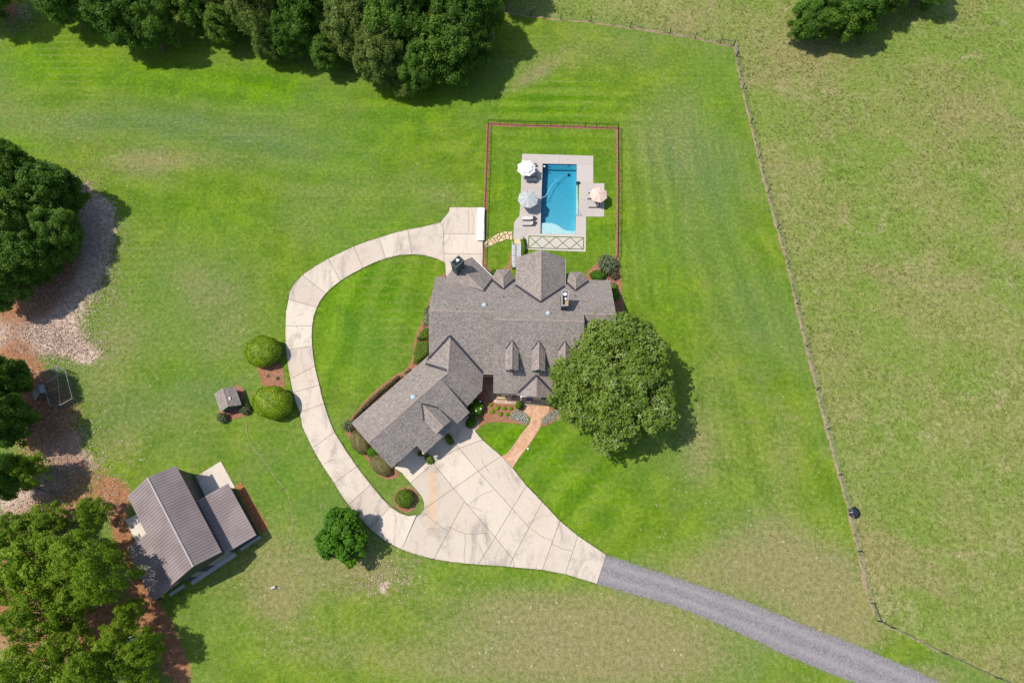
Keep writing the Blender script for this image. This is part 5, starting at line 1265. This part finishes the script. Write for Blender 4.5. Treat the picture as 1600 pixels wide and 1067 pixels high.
WD = 'trees of the northern wood'; WS = 'trees of the western wood'; SW = 'loose crowned trees beside the barn'; NE = 'trees at the top right corner'
for a in [
 (88, -14, 42, 14, 'wood_a', 'dark tree at the top edge just left of the first big crown', 'tree', WD),
 (178, 8, 50, 15, 'wood_a', 'big dark round tree at the left end of the northern wood', 'tree', WD),
 (135, -42, 50, 15, 'wood_b', 'dark crown at the top edge between the two leftmost trees', 'tree', WD),
 (258, -28, 38, 14, 'wood_a', 'crown at the top edge behind the lower bulging tree', 'tree', WD),
 (385, -40, 44, 15, 'wood_b', 'crown at the top edge behind the tall pale tree', 'tree', WD),
 (440, -22, 44, 16, 'wood_b', 'dark crown at the top edge right of the tall pale tree', 'tree', WD),
 (562, -22, 46, 16, 'pale_a', 'pale crown at the top edge behind the olive front row', 'tree', WD),
 (652, 104, 34, 9, 'wood_b', 'dark low tree at the foot of the wood beside the mop headed tree', 'tree', WD),
 (512, 76, 30, 8, 'wood_b', 'low dark tree in the shade at the wood edge', 'tree', WD),
 (420, 70, 24, 7, 'pale_a', 'low pale tree at the lawn edge below the tall pale crown', 'tree', WD),
 (740, 66, 34, 10, 'wood_b', 'dark tree bulging right at the east side of the wood', 'tree', WD),
 (226, 34, 40, 12, 'wood_b', 'lower dark tree bulging into the lawn at the left end of the northern wood', 'tree', WD),
 (306, 2, 34, 12, 'wood_a', 'dark tree at the top edge filling the shaded bay of the northern wood', 'tree', WD),
 (350, 34, 30, 9, 'wood_b', 'low dark tree just right of the shaded bay in the wood edge', 'tree', WD),
 (300, -40, 45, 15, 'wood_b', 'tree standing just beyond the top edge above the shaded bay of the wood', 'tree', WD),
 (345, -18, 40, 14, 'pale_a', 'paler green tree at the top edge left of the tall pale crown', 'tree', WD),
 (405, 14, 46, 15, 'pale_a', 'tall paler tree with its crown over the shaded lawn edge, right of the bay', 'tree', WD),
 (452, 50, 34, 11, 'wood_b', 'small dark tree hanging over the lawn between two bigger crowns', 'tree', WD),
 (484, 4, 50, 16, 'wood_a', 'large dark tree at the top edge in the middle of the northern wood', 'tree', WD),
 (545, 42, 44, 14, 'pale_a', 'olive green tree in the front row of the northern wood', 'tree', WD),
 (590, 84, 42, 12, 'pale_a', 'olive green tree reaching furthest south into the lawn above the little mop headed tree', 'tree', WD),
 (618, 18, 56, 17, 'wood_b', 'tallest broad crown in the right half of the northern wood', 'tree', WD),
 (692, 74, 50, 13, 'wood_a', 'dark dense tree at the south east corner of the northern wood', 'tree', WD),
 (728, 10, 52, 16, 'wood_b', 'big dark tree at the top edge near the right end of the wood', 'tree', WD),
 (770, 28, 20, 9, 'light_a', 'small bright leafed tree at the right tip of the northern wood', 'tree', WD),
 (690, -75, 58, 17, 'wood_a', 'tree standing just beyond the top edge of the wood', 'tree', 'trees just beyond the top edge'),
 (775, -70, 45, 16, 'wood_b', 'tree standing just beyond the top edge of the wood', 'tree', 'trees just beyond the top edge'),
 (-45, -30, 50, 15, 'wood_a', 'dark tree at the extreme top left corner that shades the lawn', 'tree', WD),
 (22, 262, 36, 12, 'wood_b', 'uppermost tree of the western wood at the left edge', 'tree', WS),
 (74, 300, 44, 12, 'wood_a', 'dark crown in the upper right of the western wood', 'tree', WS),
 (12, 335, 50, 14, 'wood_a', 'broad dark crown at the left edge in the middle of the western wood', 'tree', WS),
 (84, 362, 38, 10, 'wood_b', 'lower leafy tree at the eastern tip of the western wood', 'tree', WS),
 (40, 398, 44, 12, 'wood_b', 'dark shaded tree below the middle of the western wood', 'tree', WS),
 (-4, 432, 46, 12, 'wood_a', 'southernmost dark crown of the western wood above the sandy ground', 'tree', WS),
 (-8, 588, 40, 12, 'wood_b', 'dark tree at the left edge just above the chicken coop', 'tree', WS),
 (-6, 650, 44, 13, 'wood_a', 'dark tree at the left edge just below the chicken coop', 'tree', WS),
 (2, 742, 34, 12, 'wood_a', 'dark tree at the left edge beside the small bright green one', 'tree', WS),
 (46, 738, 30, 9, 'light_b', 'small bright green tree between the coop and the barn trees', 'tree', WS),
 (78, 815, 34, 7, 'light_b', 'thin light green tree at the upper end of the barn trees', 'tree', SW),
 (146, 800, 26, 7, 'light_b', 'small thin tree next to the red clay strip by the barn', 'tree', SW),
 (30, 835, 36, 8, 'light_a', 'thin light tree at the left edge above the airy group', 'tree', SW),
 (95, 905, 40, 9, 'light_b', 'inner light green tree hemmed in by the taller airy ones', 'tree', SW),
 (15, 915, 34, 9, 'light_b', 'light tree cut by the left edge beside the airy group', 'tree', SW),
 (205, 955, 22, 7, 'light_b', 'little light tree on the red clay just below the barn corner', 'tree', SW),
 (105, 1010, 38, 9, 'light_b', 'light tree behind the bottom row west of the clay track', 'tree', SW),
 (52, 880, 50, 11, 'light_a', 'airy light green tree at the left edge level with the barn', 'tree', SW),
 (122, 868, 46, 12, 'light_b', 'tall airy tree with pale limbs showing west of the barn', 'tree', SW),
 (166, 898, 46, 15, 'light_b', 'light green tree whose crown touches the dark lean-to roof of the barn', 'tree', SW),
 (55, 960, 48, 12, 'light_b', 'airy tree at the left edge above the bottom corner', 'tree', SW),
 (112, 950, 38, 10, 'light_a', 'middle tree of the group south west of the barn', 'tree', SW),
 (186, 1000, 34, 9, 'light_b', 'small light tree above the red clay track at the bottom', 'tree', SW),
 (228, 1012, 28, 9, 'light_a', 'rightmost light tree at the bottom beside the lawn', 'tree', SW),
 (148, 1052, 42, 11, 'light_a', 'tree at the bottom edge left of the red clay track', 'tree', SW),
 (45, 1052, 50, 12, 'light_b', 'tree in the bottom left corner', 'tree', SW),
 (218, 1068, 26, 7, 'light_b', 'small tree at the very bottom beside the red clay track', 'tree', SW),
 (1276, 26, 36, 9, 'wood_b', 'leftmost dark tree of the pair clump in the pasture at the top', 'tree', NE),
 (1340, 14, 42, 11, 'wood_a', 'bright topped full tree in the middle of the pasture clump', 'tree', NE),
 (1392, -18, 36, 10, 'wood_b', 'right hand tree of the pasture clump at the top edge', 'tree', NE),
 (1306, -30, 44, 11, 'wood_a', 'rear tree of the pasture clump cut by the top edge', 'tree', NE),
 (1450, -45, 44, 11, 'wood_a', 'outermost right tree of the pasture clump beyond the top edge', 'tree', NE)]:
    tree(*a)
tree(534.5, 838, 41, 6.4, 'round', 'bright green round tree on the lawn beside the loop driveway')
# little mop headed tree
P, N, T, rg = crown_points(33, 2.9, 2.0, 60, .7, 170, rough=.3, zlow=-.3); P[:, 2] += 2.4; N = N+rg.normal(size=N.shape)*.6
x, y = W(634, 130, 2.4); rt = empty('mop_headed_tree', (x, y, 0), 'small olive mop headed tree standing in front of the northern wood', 'tree')
o = bpy.data.objects.new('crown', leafmesh('mop_crown', P, N, T, .55, .09, LF['woodb'], rg)); COL.objects.link(o); o.parent = rt
t = trunk_mesh(5, 2.6, 1.8, 2.4, .12, 7); me = bpy.data.meshes.new('trunk'); me.from_pydata([tuple(v) for v in t.v], [], t.f); me.materials.append(M['bark']); o = bpy.data.objects.new('trunk', me); COL.objects.link(o); o.parent = rt
# the big tree by the house
P, N, T, rg = crown_points(21, 9.35, 6.4, 240, 1.55, 420, rough=.28, zlow=-.62, inner=.10, sig=.20, cl=9, gap=.30)
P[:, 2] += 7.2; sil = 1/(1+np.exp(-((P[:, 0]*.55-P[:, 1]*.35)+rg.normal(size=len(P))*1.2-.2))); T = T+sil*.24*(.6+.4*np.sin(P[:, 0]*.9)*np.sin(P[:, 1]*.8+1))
x, y = W(962, 593, 7.2); rt = empty('shade_tree', (x, y, 0), 'huge spreading green and silvery tree beside the right end of the house', 'tree')
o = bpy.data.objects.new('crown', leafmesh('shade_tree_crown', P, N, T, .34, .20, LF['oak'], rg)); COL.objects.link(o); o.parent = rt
t = trunk_mesh(8, 8.6, 6.0, 6.0, .45, 16); me = bpy.data.meshes.new('trunk'); me.from_pydata([tuple(v) for v in t.v], [], t.f); me.materials.append(M['paleb']); o = bpy.data.objects.new('trunk', me); COL.objects.link(o); o.parent = rt

def shrub(px, py, rx, ry, h, leaf, label, n, ln, name='shrub', cat='shrub', group=None, rot=0, loose=.06, cz=None, wd=None, bumps=.08, seed=None, ztop=None):
    """a dense mound of leaves over a dark twiggy core; radii in metres"""
    cz = h*.45 if cz is None else cz; rzt = h-cz
    rg = np.random.default_rng(seed or int(px*13+py*7)); x, y = W(px, py, cz)
    u = rg.normal(size=(n, 3)); u /= np.linalg.norm(u, axis=1, keepdims=True); u[:, 2] = np.where(u[:, 2] < -.35, -u[:, 2], u[:, 2]); u /= np.linalg.norm(u, axis=1, keepdims=True)
    b = 1+bumps*(np.sin(u[:, 0]*7+px)*np.sin(u[:, 1]*6+py)+.6*np.sin(u[:, 2]*9+u[:, 0]*11))
    rad = b*(1-np.abs(rg.normal(size=n))*loose)
    zz = np.where(u[:, 2] > 0, rzt, cz*.95)
    P = np.stack([u[:, 0]*rx*rad, u[:, 1]*ry*rad, u[:, 2]*zz*rad], 1)
    ca, sa = math.cos(rot), math.sin(rot); P = np.stack([P[:, 0]*ca-P[:, 1]*sa, P[:, 0]*sa+P[:, 1]*ca, P[:, 2]+cz], 1)
    T = .45+rg.normal(size=n)*.18+.10*np.sin(u[:, 0]*5+u[:, 1]*8+px)
    root = empty(name, (x, y, 0), label, cat, group)
    o = bpy.data.objects.new('foliage', leafmesh(name, P, u+np.array([0, 0, .25])+rg.normal(size=(n, 3))*(.2+loose*4), T, ln, wd or ln*.65, LF[leaf], rg)); COL.objects.link(o); o.parent = root
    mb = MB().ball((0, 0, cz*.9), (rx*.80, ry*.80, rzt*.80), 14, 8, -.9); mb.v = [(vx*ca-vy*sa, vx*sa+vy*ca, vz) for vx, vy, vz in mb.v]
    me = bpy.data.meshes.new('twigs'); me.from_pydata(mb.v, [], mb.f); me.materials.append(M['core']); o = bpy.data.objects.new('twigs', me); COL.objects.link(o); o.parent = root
    return root
shrub(411, 549, 2.72, 2.45, 3.5, 'box', 'large clipped yellow green dome, upper one of the pair beside the driveway', 12000, .20, 'clipped_holly', 'bush', 'pair of clipped domes', loose=.035, bumps=.03)
shrub(425.5, 628.5, 3.02, 2.45, 3.6, 'box', 'large clipped yellow green dome, lower one of the pair beside the driveway', 13000, .20, 'clipped_holly', 'bush', 'pair of clipped domes', rot=-.25, loose=.035, bumps=.035)
shrub(632, 778.5, 1.36, 1.34, 1.7, 'hedge', 'round clipped shrub in a mulch ring on the driveway island', 4200, .14, 'round_shrub', 'bush', loose=.05)
c_ = ZI
shrub(*c_(375, 825), .85, .85, 1.2, 'spiky', 'reddish green shrub right of the pump house', 900, .22, loose=.2, wd=.10)
shrub(*c_(165, 905), .85, .80, 1.2, 'spiky', 'reddish green shrub at the lower left corner of the pump house', 900, .22, loose=.2, wd=.10)
shrub(*ZC(915, 500), 1.15, 1.25, 1.5, 'hyd', 'big glossy green hydrangea in the corner of the front bed', 1900, .24, 'hydrangea', loose=.12)
for i, p in enumerate(((885, 462), (940, 455), (912, 520), (945, 505))):
    q = W(*ZC(*p), 1.5); single(MB().ball((q[0], q[1], 1.40), (.13, .13, .10), 8, 4, 0), 'hydrangea_bloom', M['white'], (q[0], q[1], 1.35), True, label='white flower head on the glossy hydrangea', cat='flower', group='white hydrangea flower heads')
shrub(*ZC(880, 595), .95, .70, 1.1, 'hyd', 'green shrub between the garage end and the curved brick path', 1100, .22, rot=.9, loose=.12)
shrub(*ZC(735, 712), .85, .50, .9, 'hedge', 'small green shrub on the planting strip between two garage doors', 900, .18, rot=-1.0)
shrub(*ZC(600, 840), .80, .45, .8, 'hedge', 'green shrub in the notch left of the middle garage door', 800, .18, rot=-.7)
shrub(*ZC(545, 805), .50, .35, .7, 'hedge', 'smaller green shrub under the garage eave notch', 500, .18)
shrub(*ZC(605, 862), .45, .30, .3, 'light', 'low yellow green plant at the driveway edge of the garage notch', 350, .14)
shrub(*ZC(135, 730), 1.95, 1.15, 1.3, 'olive', 'rounded brown and olive hedge block at the west corner of the garage', 6500, .13, 'barberry_hedge', 'hedge', 'rounded brown hedge blocks', rot=-.98, loose=.05, bumps=.03)
shrub(*ZC(275, 880), 2.05, 1.20, 1.3, 'olive', 'rounded brown and olive hedge block nearest the garage doors', 6500, .13, 'barberry_hedge', 'hedge', 'rounded brown hedge blocks', rot=-.75, loose=.05, bumps=.03)
shrub(*ZC(222, 797), .85, .75, 1.2, 'maple', 'small bright green shrub between the two brown hedge blocks', 1600, .15)
shrub(*ZC(60, 622), .85, .80, 1.3, 'spiky', 'spiky grey green shrub at the far west corner of the garage', 380, .75, 'yucca', loose=.35, wd=.09)
shrub(*ZK(835, 250), 1.65, 1.75, 1.9, 'spiky', 'large purple green spiky shrub in the mulch bed by the pool fence', 1500, .42, loose=.35, wd=.16, rot=.3)
shrub(*ZK(720, 385), 1.30, .85, 1.0, 'hyd', 'flat bright green shrub in front of the right hand bay', 1700, .20)
shrub(*ZK(920, 385), .85, .70, .8, 'brown', 'brownish bush beside the pool fence end', 450, .28, loose=.4)
shrub(*ZK(895, 505), .75, .50, .8, 'spiky', 'thin grey green shrub at the north east corner of the house', 350, .25, loose=.35)
shrub(*ZK(895, 545), .70, .65, 1.2, 'light', 'upper bright green shrub against the east wall of the house', 900, .18)
shrub(*ZK(915, 620), .80, .75, 1.3, 'maple', 'lower bright green shrub against the east wall of the house', 1100, .18)
shrub(*ZD(538, 432), .50, .60, 1.7, 'hedge', 'upright dark shrub left of the front walk', 1300, .13, group='pair of dark shrubs by the front walk')
shrub(*ZD(870, 425), .55, .60, 1.7, 'hedge', 'upright dark shrub right of the front walk', 1300, .13, group='pair of dark shrubs by the front walk')
shrub(*ZL(770, 460), .75, .50, .9, 'hyd', 'dark green shrub in the corner between the angled wing and the bay', 700, .2)
shrub(*ZL(1135, 130), .30, 1.7, 1.0, 'hedge', 'narrow dark shrub between the stairs and the rear wing', 900, .18)
def hedge(zpts, h, leaf, label, dens, ln, seed, name='hedge', group=None, soft=.5):
    poly = [W(*p, h*.7) for p in zpts]; rg = np.random.default_rng(seed); xs = np.array([p[0] for p in poly]); ys = np.array([p[1] for p in poly])
    ar = (xs.max()-xs.min())*(ys.max()-ys.min()); n = int(ar*dens); X = rg.uniform(xs.min(), xs.max(), n); Y = rg.uniform(ys.min(), ys.max(), n)
    k_ = inpoly(X, Y, poly); X, Y = X[k_], Y[k_]; d = np.full(len(X), 9.0); gx = np.zeros(len(X)); gy = np.zeros(len(X))
    for i in range(len(poly)):
        a, b = poly[i], poly[(i+1)%len(poly)]; dx, dy = b[0]-a[0], b[1]-a[1]; t = np.clip(((X-a[0])*dx+(Y-a[1])*dy)/(dx*dx+dy*dy+1e-9), 0, 1)
        ex, ey = X-(a[0]+dx*t), Y-(a[1]+dy*t); e = np.hypot(ex, ey); m = e < d; d = np.where(m, e, d); gx = np.where(m, -ex/(e+1e-6), gx); gy = np.where(m, -ey/(e+1e-6), gy)
    s = np.clip(d/soft, 0, 1); prof = np.sqrt(1-(1-s)**2)
    Z = h*(.12+.88*prof)*(1+.06*np.sin(X*2.1+seed)*np.sin(Y*2.4))-np.abs(rg.normal(size=len(X)))*.07
    Z = np.where(s < .35, Z*rg.uniform(.15, 1, len(X)), Z); Z = np.maximum(Z, .05)
    N = np.stack([gx*(1-s), gy*(1-s), .3+s], 1)+rg.normal(size=(len(X), 3))*.4
    c = (float(xs.mean()), float(ys.mean())); root = empty(name, (*c, 0), label, 'hedge', group)
    P = np.stack([X-c[0], Y-c[1], Z], 1); T = .45+rg.normal(size=len(X))*.2+.12*np.sin(X*1.3)*np.sin(Y*1.7)
    o = bpy.data.objects.new('foliage', leafmesh(name, P, N, T, ln, ln*.7, LF[leaf], rg)); COL.objects.link(o); o.parent = root
    try: core = shrink(poly, .30)
    except Exception: core = poly
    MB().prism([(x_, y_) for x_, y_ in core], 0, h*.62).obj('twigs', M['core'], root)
hedge([ZC(62, 600), ZC(95, 545), ZC(200, 430), ZC(300, 345), ZC(385, 278), ZC(425, 280), ZC(400, 312), ZC(260, 430), ZC(80, 605)], .9, 'brown', 'long low dark brown hedge along the north west side of the garage', 190, .14, 3)
hedge([ZF(800, 690), ZF(820, 665), ZF(850, 660), ZF(852, 722), ZF(790, 728), ZF(782, 715)], 1.1, 'hedge', 'upper dark green hedge block against the west wall', 260, .15, 4, group='dark hedge blocks along the west wall')
hedge([ZF(785, 732), ZF(852, 728), ZF(850, 800), ZF(790, 845), ZF(768, 835), ZF(770, 780)], 1.2, 'hedge', 'lower dark green hedge block against the west wall', 260, .15, 5, group='dark hedge blocks along the west wall')
hedge([ZF(822, 580), ZF(850, 545), ZF(852, 655), ZF(818, 660)], .5, 'spiky', 'low grey green planting at the west wall north of the hedges', 200, .2, 6)
hedge([ZF(720, 885), ZF(752, 860), ZF(765, 868), ZF(735, 898)], .5, 'olive', 'low olive planting strip between the hedge and the garage', 220, .14, 7)
# small plants dotted in mulch
tuft = None
def small_plants(pts, zf, leaf, r, h, n, ln, labels, name, group, cat='plant', seed=1):
    rg = np.random.default_rng(seed); u = rg.normal(size=(n, 3)); u /= np.linalg.norm(u, axis=1, keepdims=True); u[:, 2] = np.abs(u[:, 2])
    P = u*np.array([r, r, h])*rg.uniform(.55, 1, (n, 1)); me = leafmesh(name, P, u+rg.normal(size=(n, 3))*.4+np.array([0, 0, .4]), .5+rg.normal(size=n)*.2, ln, ln*.55, LF[leaf], rg)
    for i, p in enumerate(pts):
        q = W(*zf(*p)) if zf else p; o = bpy.data.objects.new(name, me); COL.objects.link(o); o.location = (*q, .03); s = .85+.3*((i*37)%10)/10; o.scale = (s, s, s); o.rotation_euler = (0, 0, i*1.7)
        setp(o, labels[i] if isinstance(labels, list) else labels, cat, group)
small_plants([(277, 432), (342, 458), (405, 462), (463, 466), (290, 492), (369, 516), (430, 519)], ZD, 'box', .40, .45, 170, .16,
 ['little green mound at the top left of the front mulch bed', 'second little green mound from the left in the upper row of the front bed', 'third little green mound in the upper row of the front bed', 'little green mound in the upper row beside the silver plants', 'lower left little green mound in the front mulch bed', 'middle little green mound of the lower row in the front bed', 'lower right little green mound beside the silver plants'], 'mound_plant', 'little green mounds in the front bed')
small_plants([(585, 518), (672, 540)], ZI, 'spiky', .32, .4, 90, .16, ['left one of two tiny plants in the mulch between the big domes', 'right one of two tiny plants in the mulch between the big domes'], 'tiny_plant', 'tiny plants between the domes')
def fill(zf, zpts, sp, seed):
    poly = [W(*zf(*p)) for p in zpts]; rr = random.Random(seed); out = []; xs = [p[0] for p in poly]; ys = [p[1] for p in poly]; y = min(ys); r = 0
    while y < max(ys):
        x = min(xs)+(r%2)*sp/2
        while x < max(xs):
            q = (x+rr.uniform(-.25, .25)*sp, y+rr.uniform(-.25, .25)*sp)
            if inp(q, poly): out.append(q)
            x += sp
        y += sp*.87; r += 1
    return out
small_plants(fill(ZD, [(500, 472), (560, 478), (600, 515), (632, 560), (610, 608), (560, 600), (505, 575), (455, 560), (460, 510)], .34, 2), None, 'silver', .18, .2, 40, .15, 'small silvery plant in the bed left of the flagstone walk', 'silver_plant', 'silvery plants left of the walk', seed=5)
small_plants(fill(ZD, [(745, 575), (775, 545), (820, 495), (895, 475), (905, 510), (870, 565), (800, 605), (752, 612)], .34, 3), None, 'silver', .18, .2, 40, .15, 'small silvery plant in the bed right of the flagstone walk', 'silver_plant', 'silvery plants right of the walk', seed=6)
# fallen limbs under the thin trees
for p0, p1, r_, lab in (((48, 760), (104, 772), .16, 'fallen dark branch lying on sandy ground above the barn trees'), ((92, 830), (148, 836), .2, 'grey fallen limb lying beside the red clay near the barn')):
    a, b = Vector((*W(*p0), .25)), Vector((*W(*p1), .5)); mb = MB(); c = a.lerp(b, .5)+Vector((0, -.3, .1)); mb.tube([a, c, b], [r_, r_*.7, r_*.3], 7)
    for s in (.3, .6): q = a.lerp(b, s); mb.tube([q, q+Vector((.8, 1.2*(1 if s < .5 else -1), .5))], [r_*.4, .02], 5)
    single(mb, 'fallen_branch', M['bark'], (a.x, a.y, 0), label=lab, cat='branch')
q = W(203, 998, .5); mb = MB().box((q[0], q[1], .45), (.7, .55, .5), .4).box((q[0]+.1, q[1]+.2, .80), (.6, .12, .5), .4)
single(mb, 'garden_chair', simple('pale_blue_plastic', (.42, .55, .60), .5, .05), (q[0], q[1], 0), label='small pale blue seat half hidden among the trees at the bottom left', cat='chair')

# ------------------------------------------------------------------ uncountable small stuff: pasture tufts, weeds, litter, loose stones
M['tuft'] = m_leaf('pasture_tuft_blades', (.110, .165, .018), (.200, .225, .045), (.360, .310, .150), .42)
M['tuft2'] = m_leaf('lawn_edge_blades', (.060, .130, .004), (.110, .200, .008), (.190, .260, .030), .35)
M['litter'] = m_leaf('dead_leaf_litter', (.20, .125, .085), (.42, .30, .225), (.62, .50, .42), .05)
def scatter(name, label, X, Y, per, spread, hgt, ln, wd, mat, seed, up=.5):
    rg = np.random.default_rng(seed); n = len(X); X = np.repeat(X, per); Y = np.repeat(Y, per)
    a = rg.uniform(0, 6.283, n*per); r = np.abs(rg.normal(size=n*per))*spread
    P = np.stack([X+r*np.cos(a), Y+r*np.sin(a), rg.uniform(.3, 1, n*per)*hgt], 1)
    N = rg.normal(size=(n*per, 3))+np.array([0, 0, up]); T = np.repeat(rg.uniform(.15, .8, n), per)+rg.normal(size=n*per)*.1
    LFm = leafmesh(name, P, N, T, ln, wd, mat, rg); o = bpy.data.objects.new(name, LFm); COL.objects.link(o); setp(o, label, name.replace('_', ' '), None, 'stuff')
rg = np.random.default_rng(77)
X = rg.uniform(-20, 125, 95000); Y = rg.uniform(-24, 118, 95000); px_, py_ = PNP(X, Y)
dens = .35+.65*(np.sin(X*.21+2*np.sin(Y*.13))*np.sin(Y*.24+1.5*np.sin(X*.1)) > -.1)
k_ = inpoly(px_, py_, PAST) & (px_ < 1680) & (py_ > -60) & (py_ < 1130) & (rg.random(95000) < dens*.5)
scatter('pasture_tufts', 'coarse grass tufts all over the pasture', X[k_], Y[k_], 4, .20, .09, .30, .12, M['tuft'], 5, 1.1)
X = rg.uniform(-85, 70, 9000); Y = rg.uniform(-14, 88, 9000); px_, py_ = PNP(X, Y)
road = [p for p in smoothpoly([W(*p) for p in RT], 2, False)]+[p for p in smoothpoly([W(*p) for p in RB], 2, False)][::-1]
paved = np.zeros(len(X), bool)
for c in cells: paved |= inpoly(X, Y, [W(*q) for q in c])
paved |= inpoly(X, Y, road) | inpoly(px_, py_, PAST) | inpoly(px_, py_, [(660, 320), (980, 180), (985, 500), (880, 720), (780, 720), (690, 780), (530, 700), (540, 600), (660, 440)])
dd = np.zeros(len(X))
for bx, by, rx_, ry_, kk in [(560, 900, 130, 60, 1), (640, 1010, 220, 60, .8), (850, 980, 200, 60, .8), (1290, 920, 90, 90, .9), (360, 500, 80, 70, .6), (160, 600, 80, 100, .6), (1070, 240, 60, 90, .5), (1110, 620, 60, 120, .5), (120, 230, 120, 50, .5), (1150, 860, 120, 70, .7)]:
    dd = np.maximum(dd, kk*np.exp(-((px_-bx)/rx_)**2-((py_-by)/ry_)**2))
k_ = ~paved & (rg.random(len(X)) < dd*.9+.05)
scatter('weed_tufts', 'little weeds and straw clumps dotted over the thin parts of the lawn', X[k_], Y[k_], 4, .10, .06, .18, .09, M['litter'], 6, 1.2)
fl_ = along([W(*p) for p in FENCE_R], .42); X = np.array([p[0] for p in fl_])+rg.normal(size=len(fl_))*.35+.45; Y = np.array([p[1] for p in fl_])+rg.normal(size=len(fl_))*.2
scatter('fence_weeds', 'longer grass growing along the pasture side of the long fence', X, Y, 6, .14, .35, .36, .08, M['tuft'], 7, .1)
LX = []; LY = []
for bx, by, rx_, ry_, n_ in [(150, 390, 45, 80, 3200), (90, 460, 80, 40, 2400), (66, 520, 75, 35, 2800), (110, 545, 60, 24, 1400), (40, 600, 50, 50, 700), (90, 680, 70, 60, 1800), (110, 730, 70, 40, 1800), (70, 780, 70, 50, 1500), (20, 840, 50, 80, 900), (180, 780, 30, 40, 300), (130, 290, 30, 26, 500), (20, 25, 50, 30, 500), (600, 900, 50, 30, 500), (60, 960, 90, 90, 900)]:
    q = np.stack([bx+rg.normal(size=n_)*rx_*.55, by+rg.normal(size=n_)*ry_*.55], 1)
    for a_, b_ in q: x_, y_ = W(a_, b_); LX.append(x_); LY.append(y_)
scatter('leaf_litter', 'pale dead leaves and wood litter on the bare ground beside the western trees', np.array(LX), np.array(LY), 1, .05, .05, .26, .15, M['litter'], 8, 1.5)
mb = MB(); rr = random.Random(12)
for side in (smoothpoly([W(*p) for p in RT], 2, False), smoothpoly([W(*p) for p in RB], 2, False)):
    for p in along(side, .13):
        for q in range(2):
            x_, y_ = p[0]+rr.gauss(0, .22), p[1]+rr.gauss(0, .22); r_ = rr.uniform(.03, .085); mb.box((x_, y_, .03), (r_*1.6, r_, .05), rr.uniform(0, 3))
mb.obj('loose_gravel', M['gravel'], None, kind='stuff', label='loose grey stones along both edges of the gravel road', cat='gravel')

LX = []; LY = []; rg = np.random.default_rng(9)
for c in cells:
    poly = [W(*q) for q in c]; xs = [p[0] for p in poly]; ys = [p[1] for p in poly]
    for q in range(9):
        x_, y_ = rg.uniform(min(xs), max(xs)), rg.uniform(min(ys), max(ys))
        if inp((x_, y_), poly): LX.append(x_); LY.append(y_)
X = np.array(LX); Y = np.array(LY); P = np.stack([X, Y, np.full(len(X), .125)], 1)
o = bpy.data.objects.new('fallen_leaves', leafmesh('fallen_leaves', P, rg.normal(size=P.shape)*.3+np.array([0, 0, 1]), rg.uniform(.0, .5, len(X)), .16, .11, M['litter'], rg)); COL.objects.link(o); setp(o, 'a few dry leaves blown onto the concrete driveway', 'leaves', None, 'stuff')
ED = [W(*p) for p in OUT]; IN = [W(*p) for p in [ZF(890,330), ZF(830,313), ZF(765,308), ZF(700,312), ZF(637,328), ZF(525,375), ZF(415,438), ZF(343,500), ZF(300,568), ZF(277,658), ZF(277,757), ZF(290,855), ZF(312,948), ZG(480,60), ZG(508,125), ZG(632,315), ZG(710,415), ZG(818,538), ZG(920,590), ZG(965,582)]]
SE_ = [W(*p) for p in [ZH(240,778), ZH(420,830), ZH(600,857), ZH(840,873), ZH(1022,890), ZH(1150,915), ZH(1325,967)]]; NE_ = [W(*p) for p in [ZH(1377,805), ZH(1220,700), ZH(1120,617), ZH(1022,512), ZH(935,422), ZH(862,330)]]; N2_ = [W(*p) for p in [ZH(795,258), ZH(690,168), ZH(650,120)]]
X = []; Y = []
for line in (ED, IN, SE_, NE_, N2_):
    for p in along(line, .09): X.append(p[0]+rg.normal()*.07); Y.append(p[1]+rg.normal()*.07)
scatter('edge_grass', 'grass blades growing ragged over the driveway edges', np.array(X), np.array(Y), 3, .05, .13, .17, .06, M['tuft2'], 10, .6)
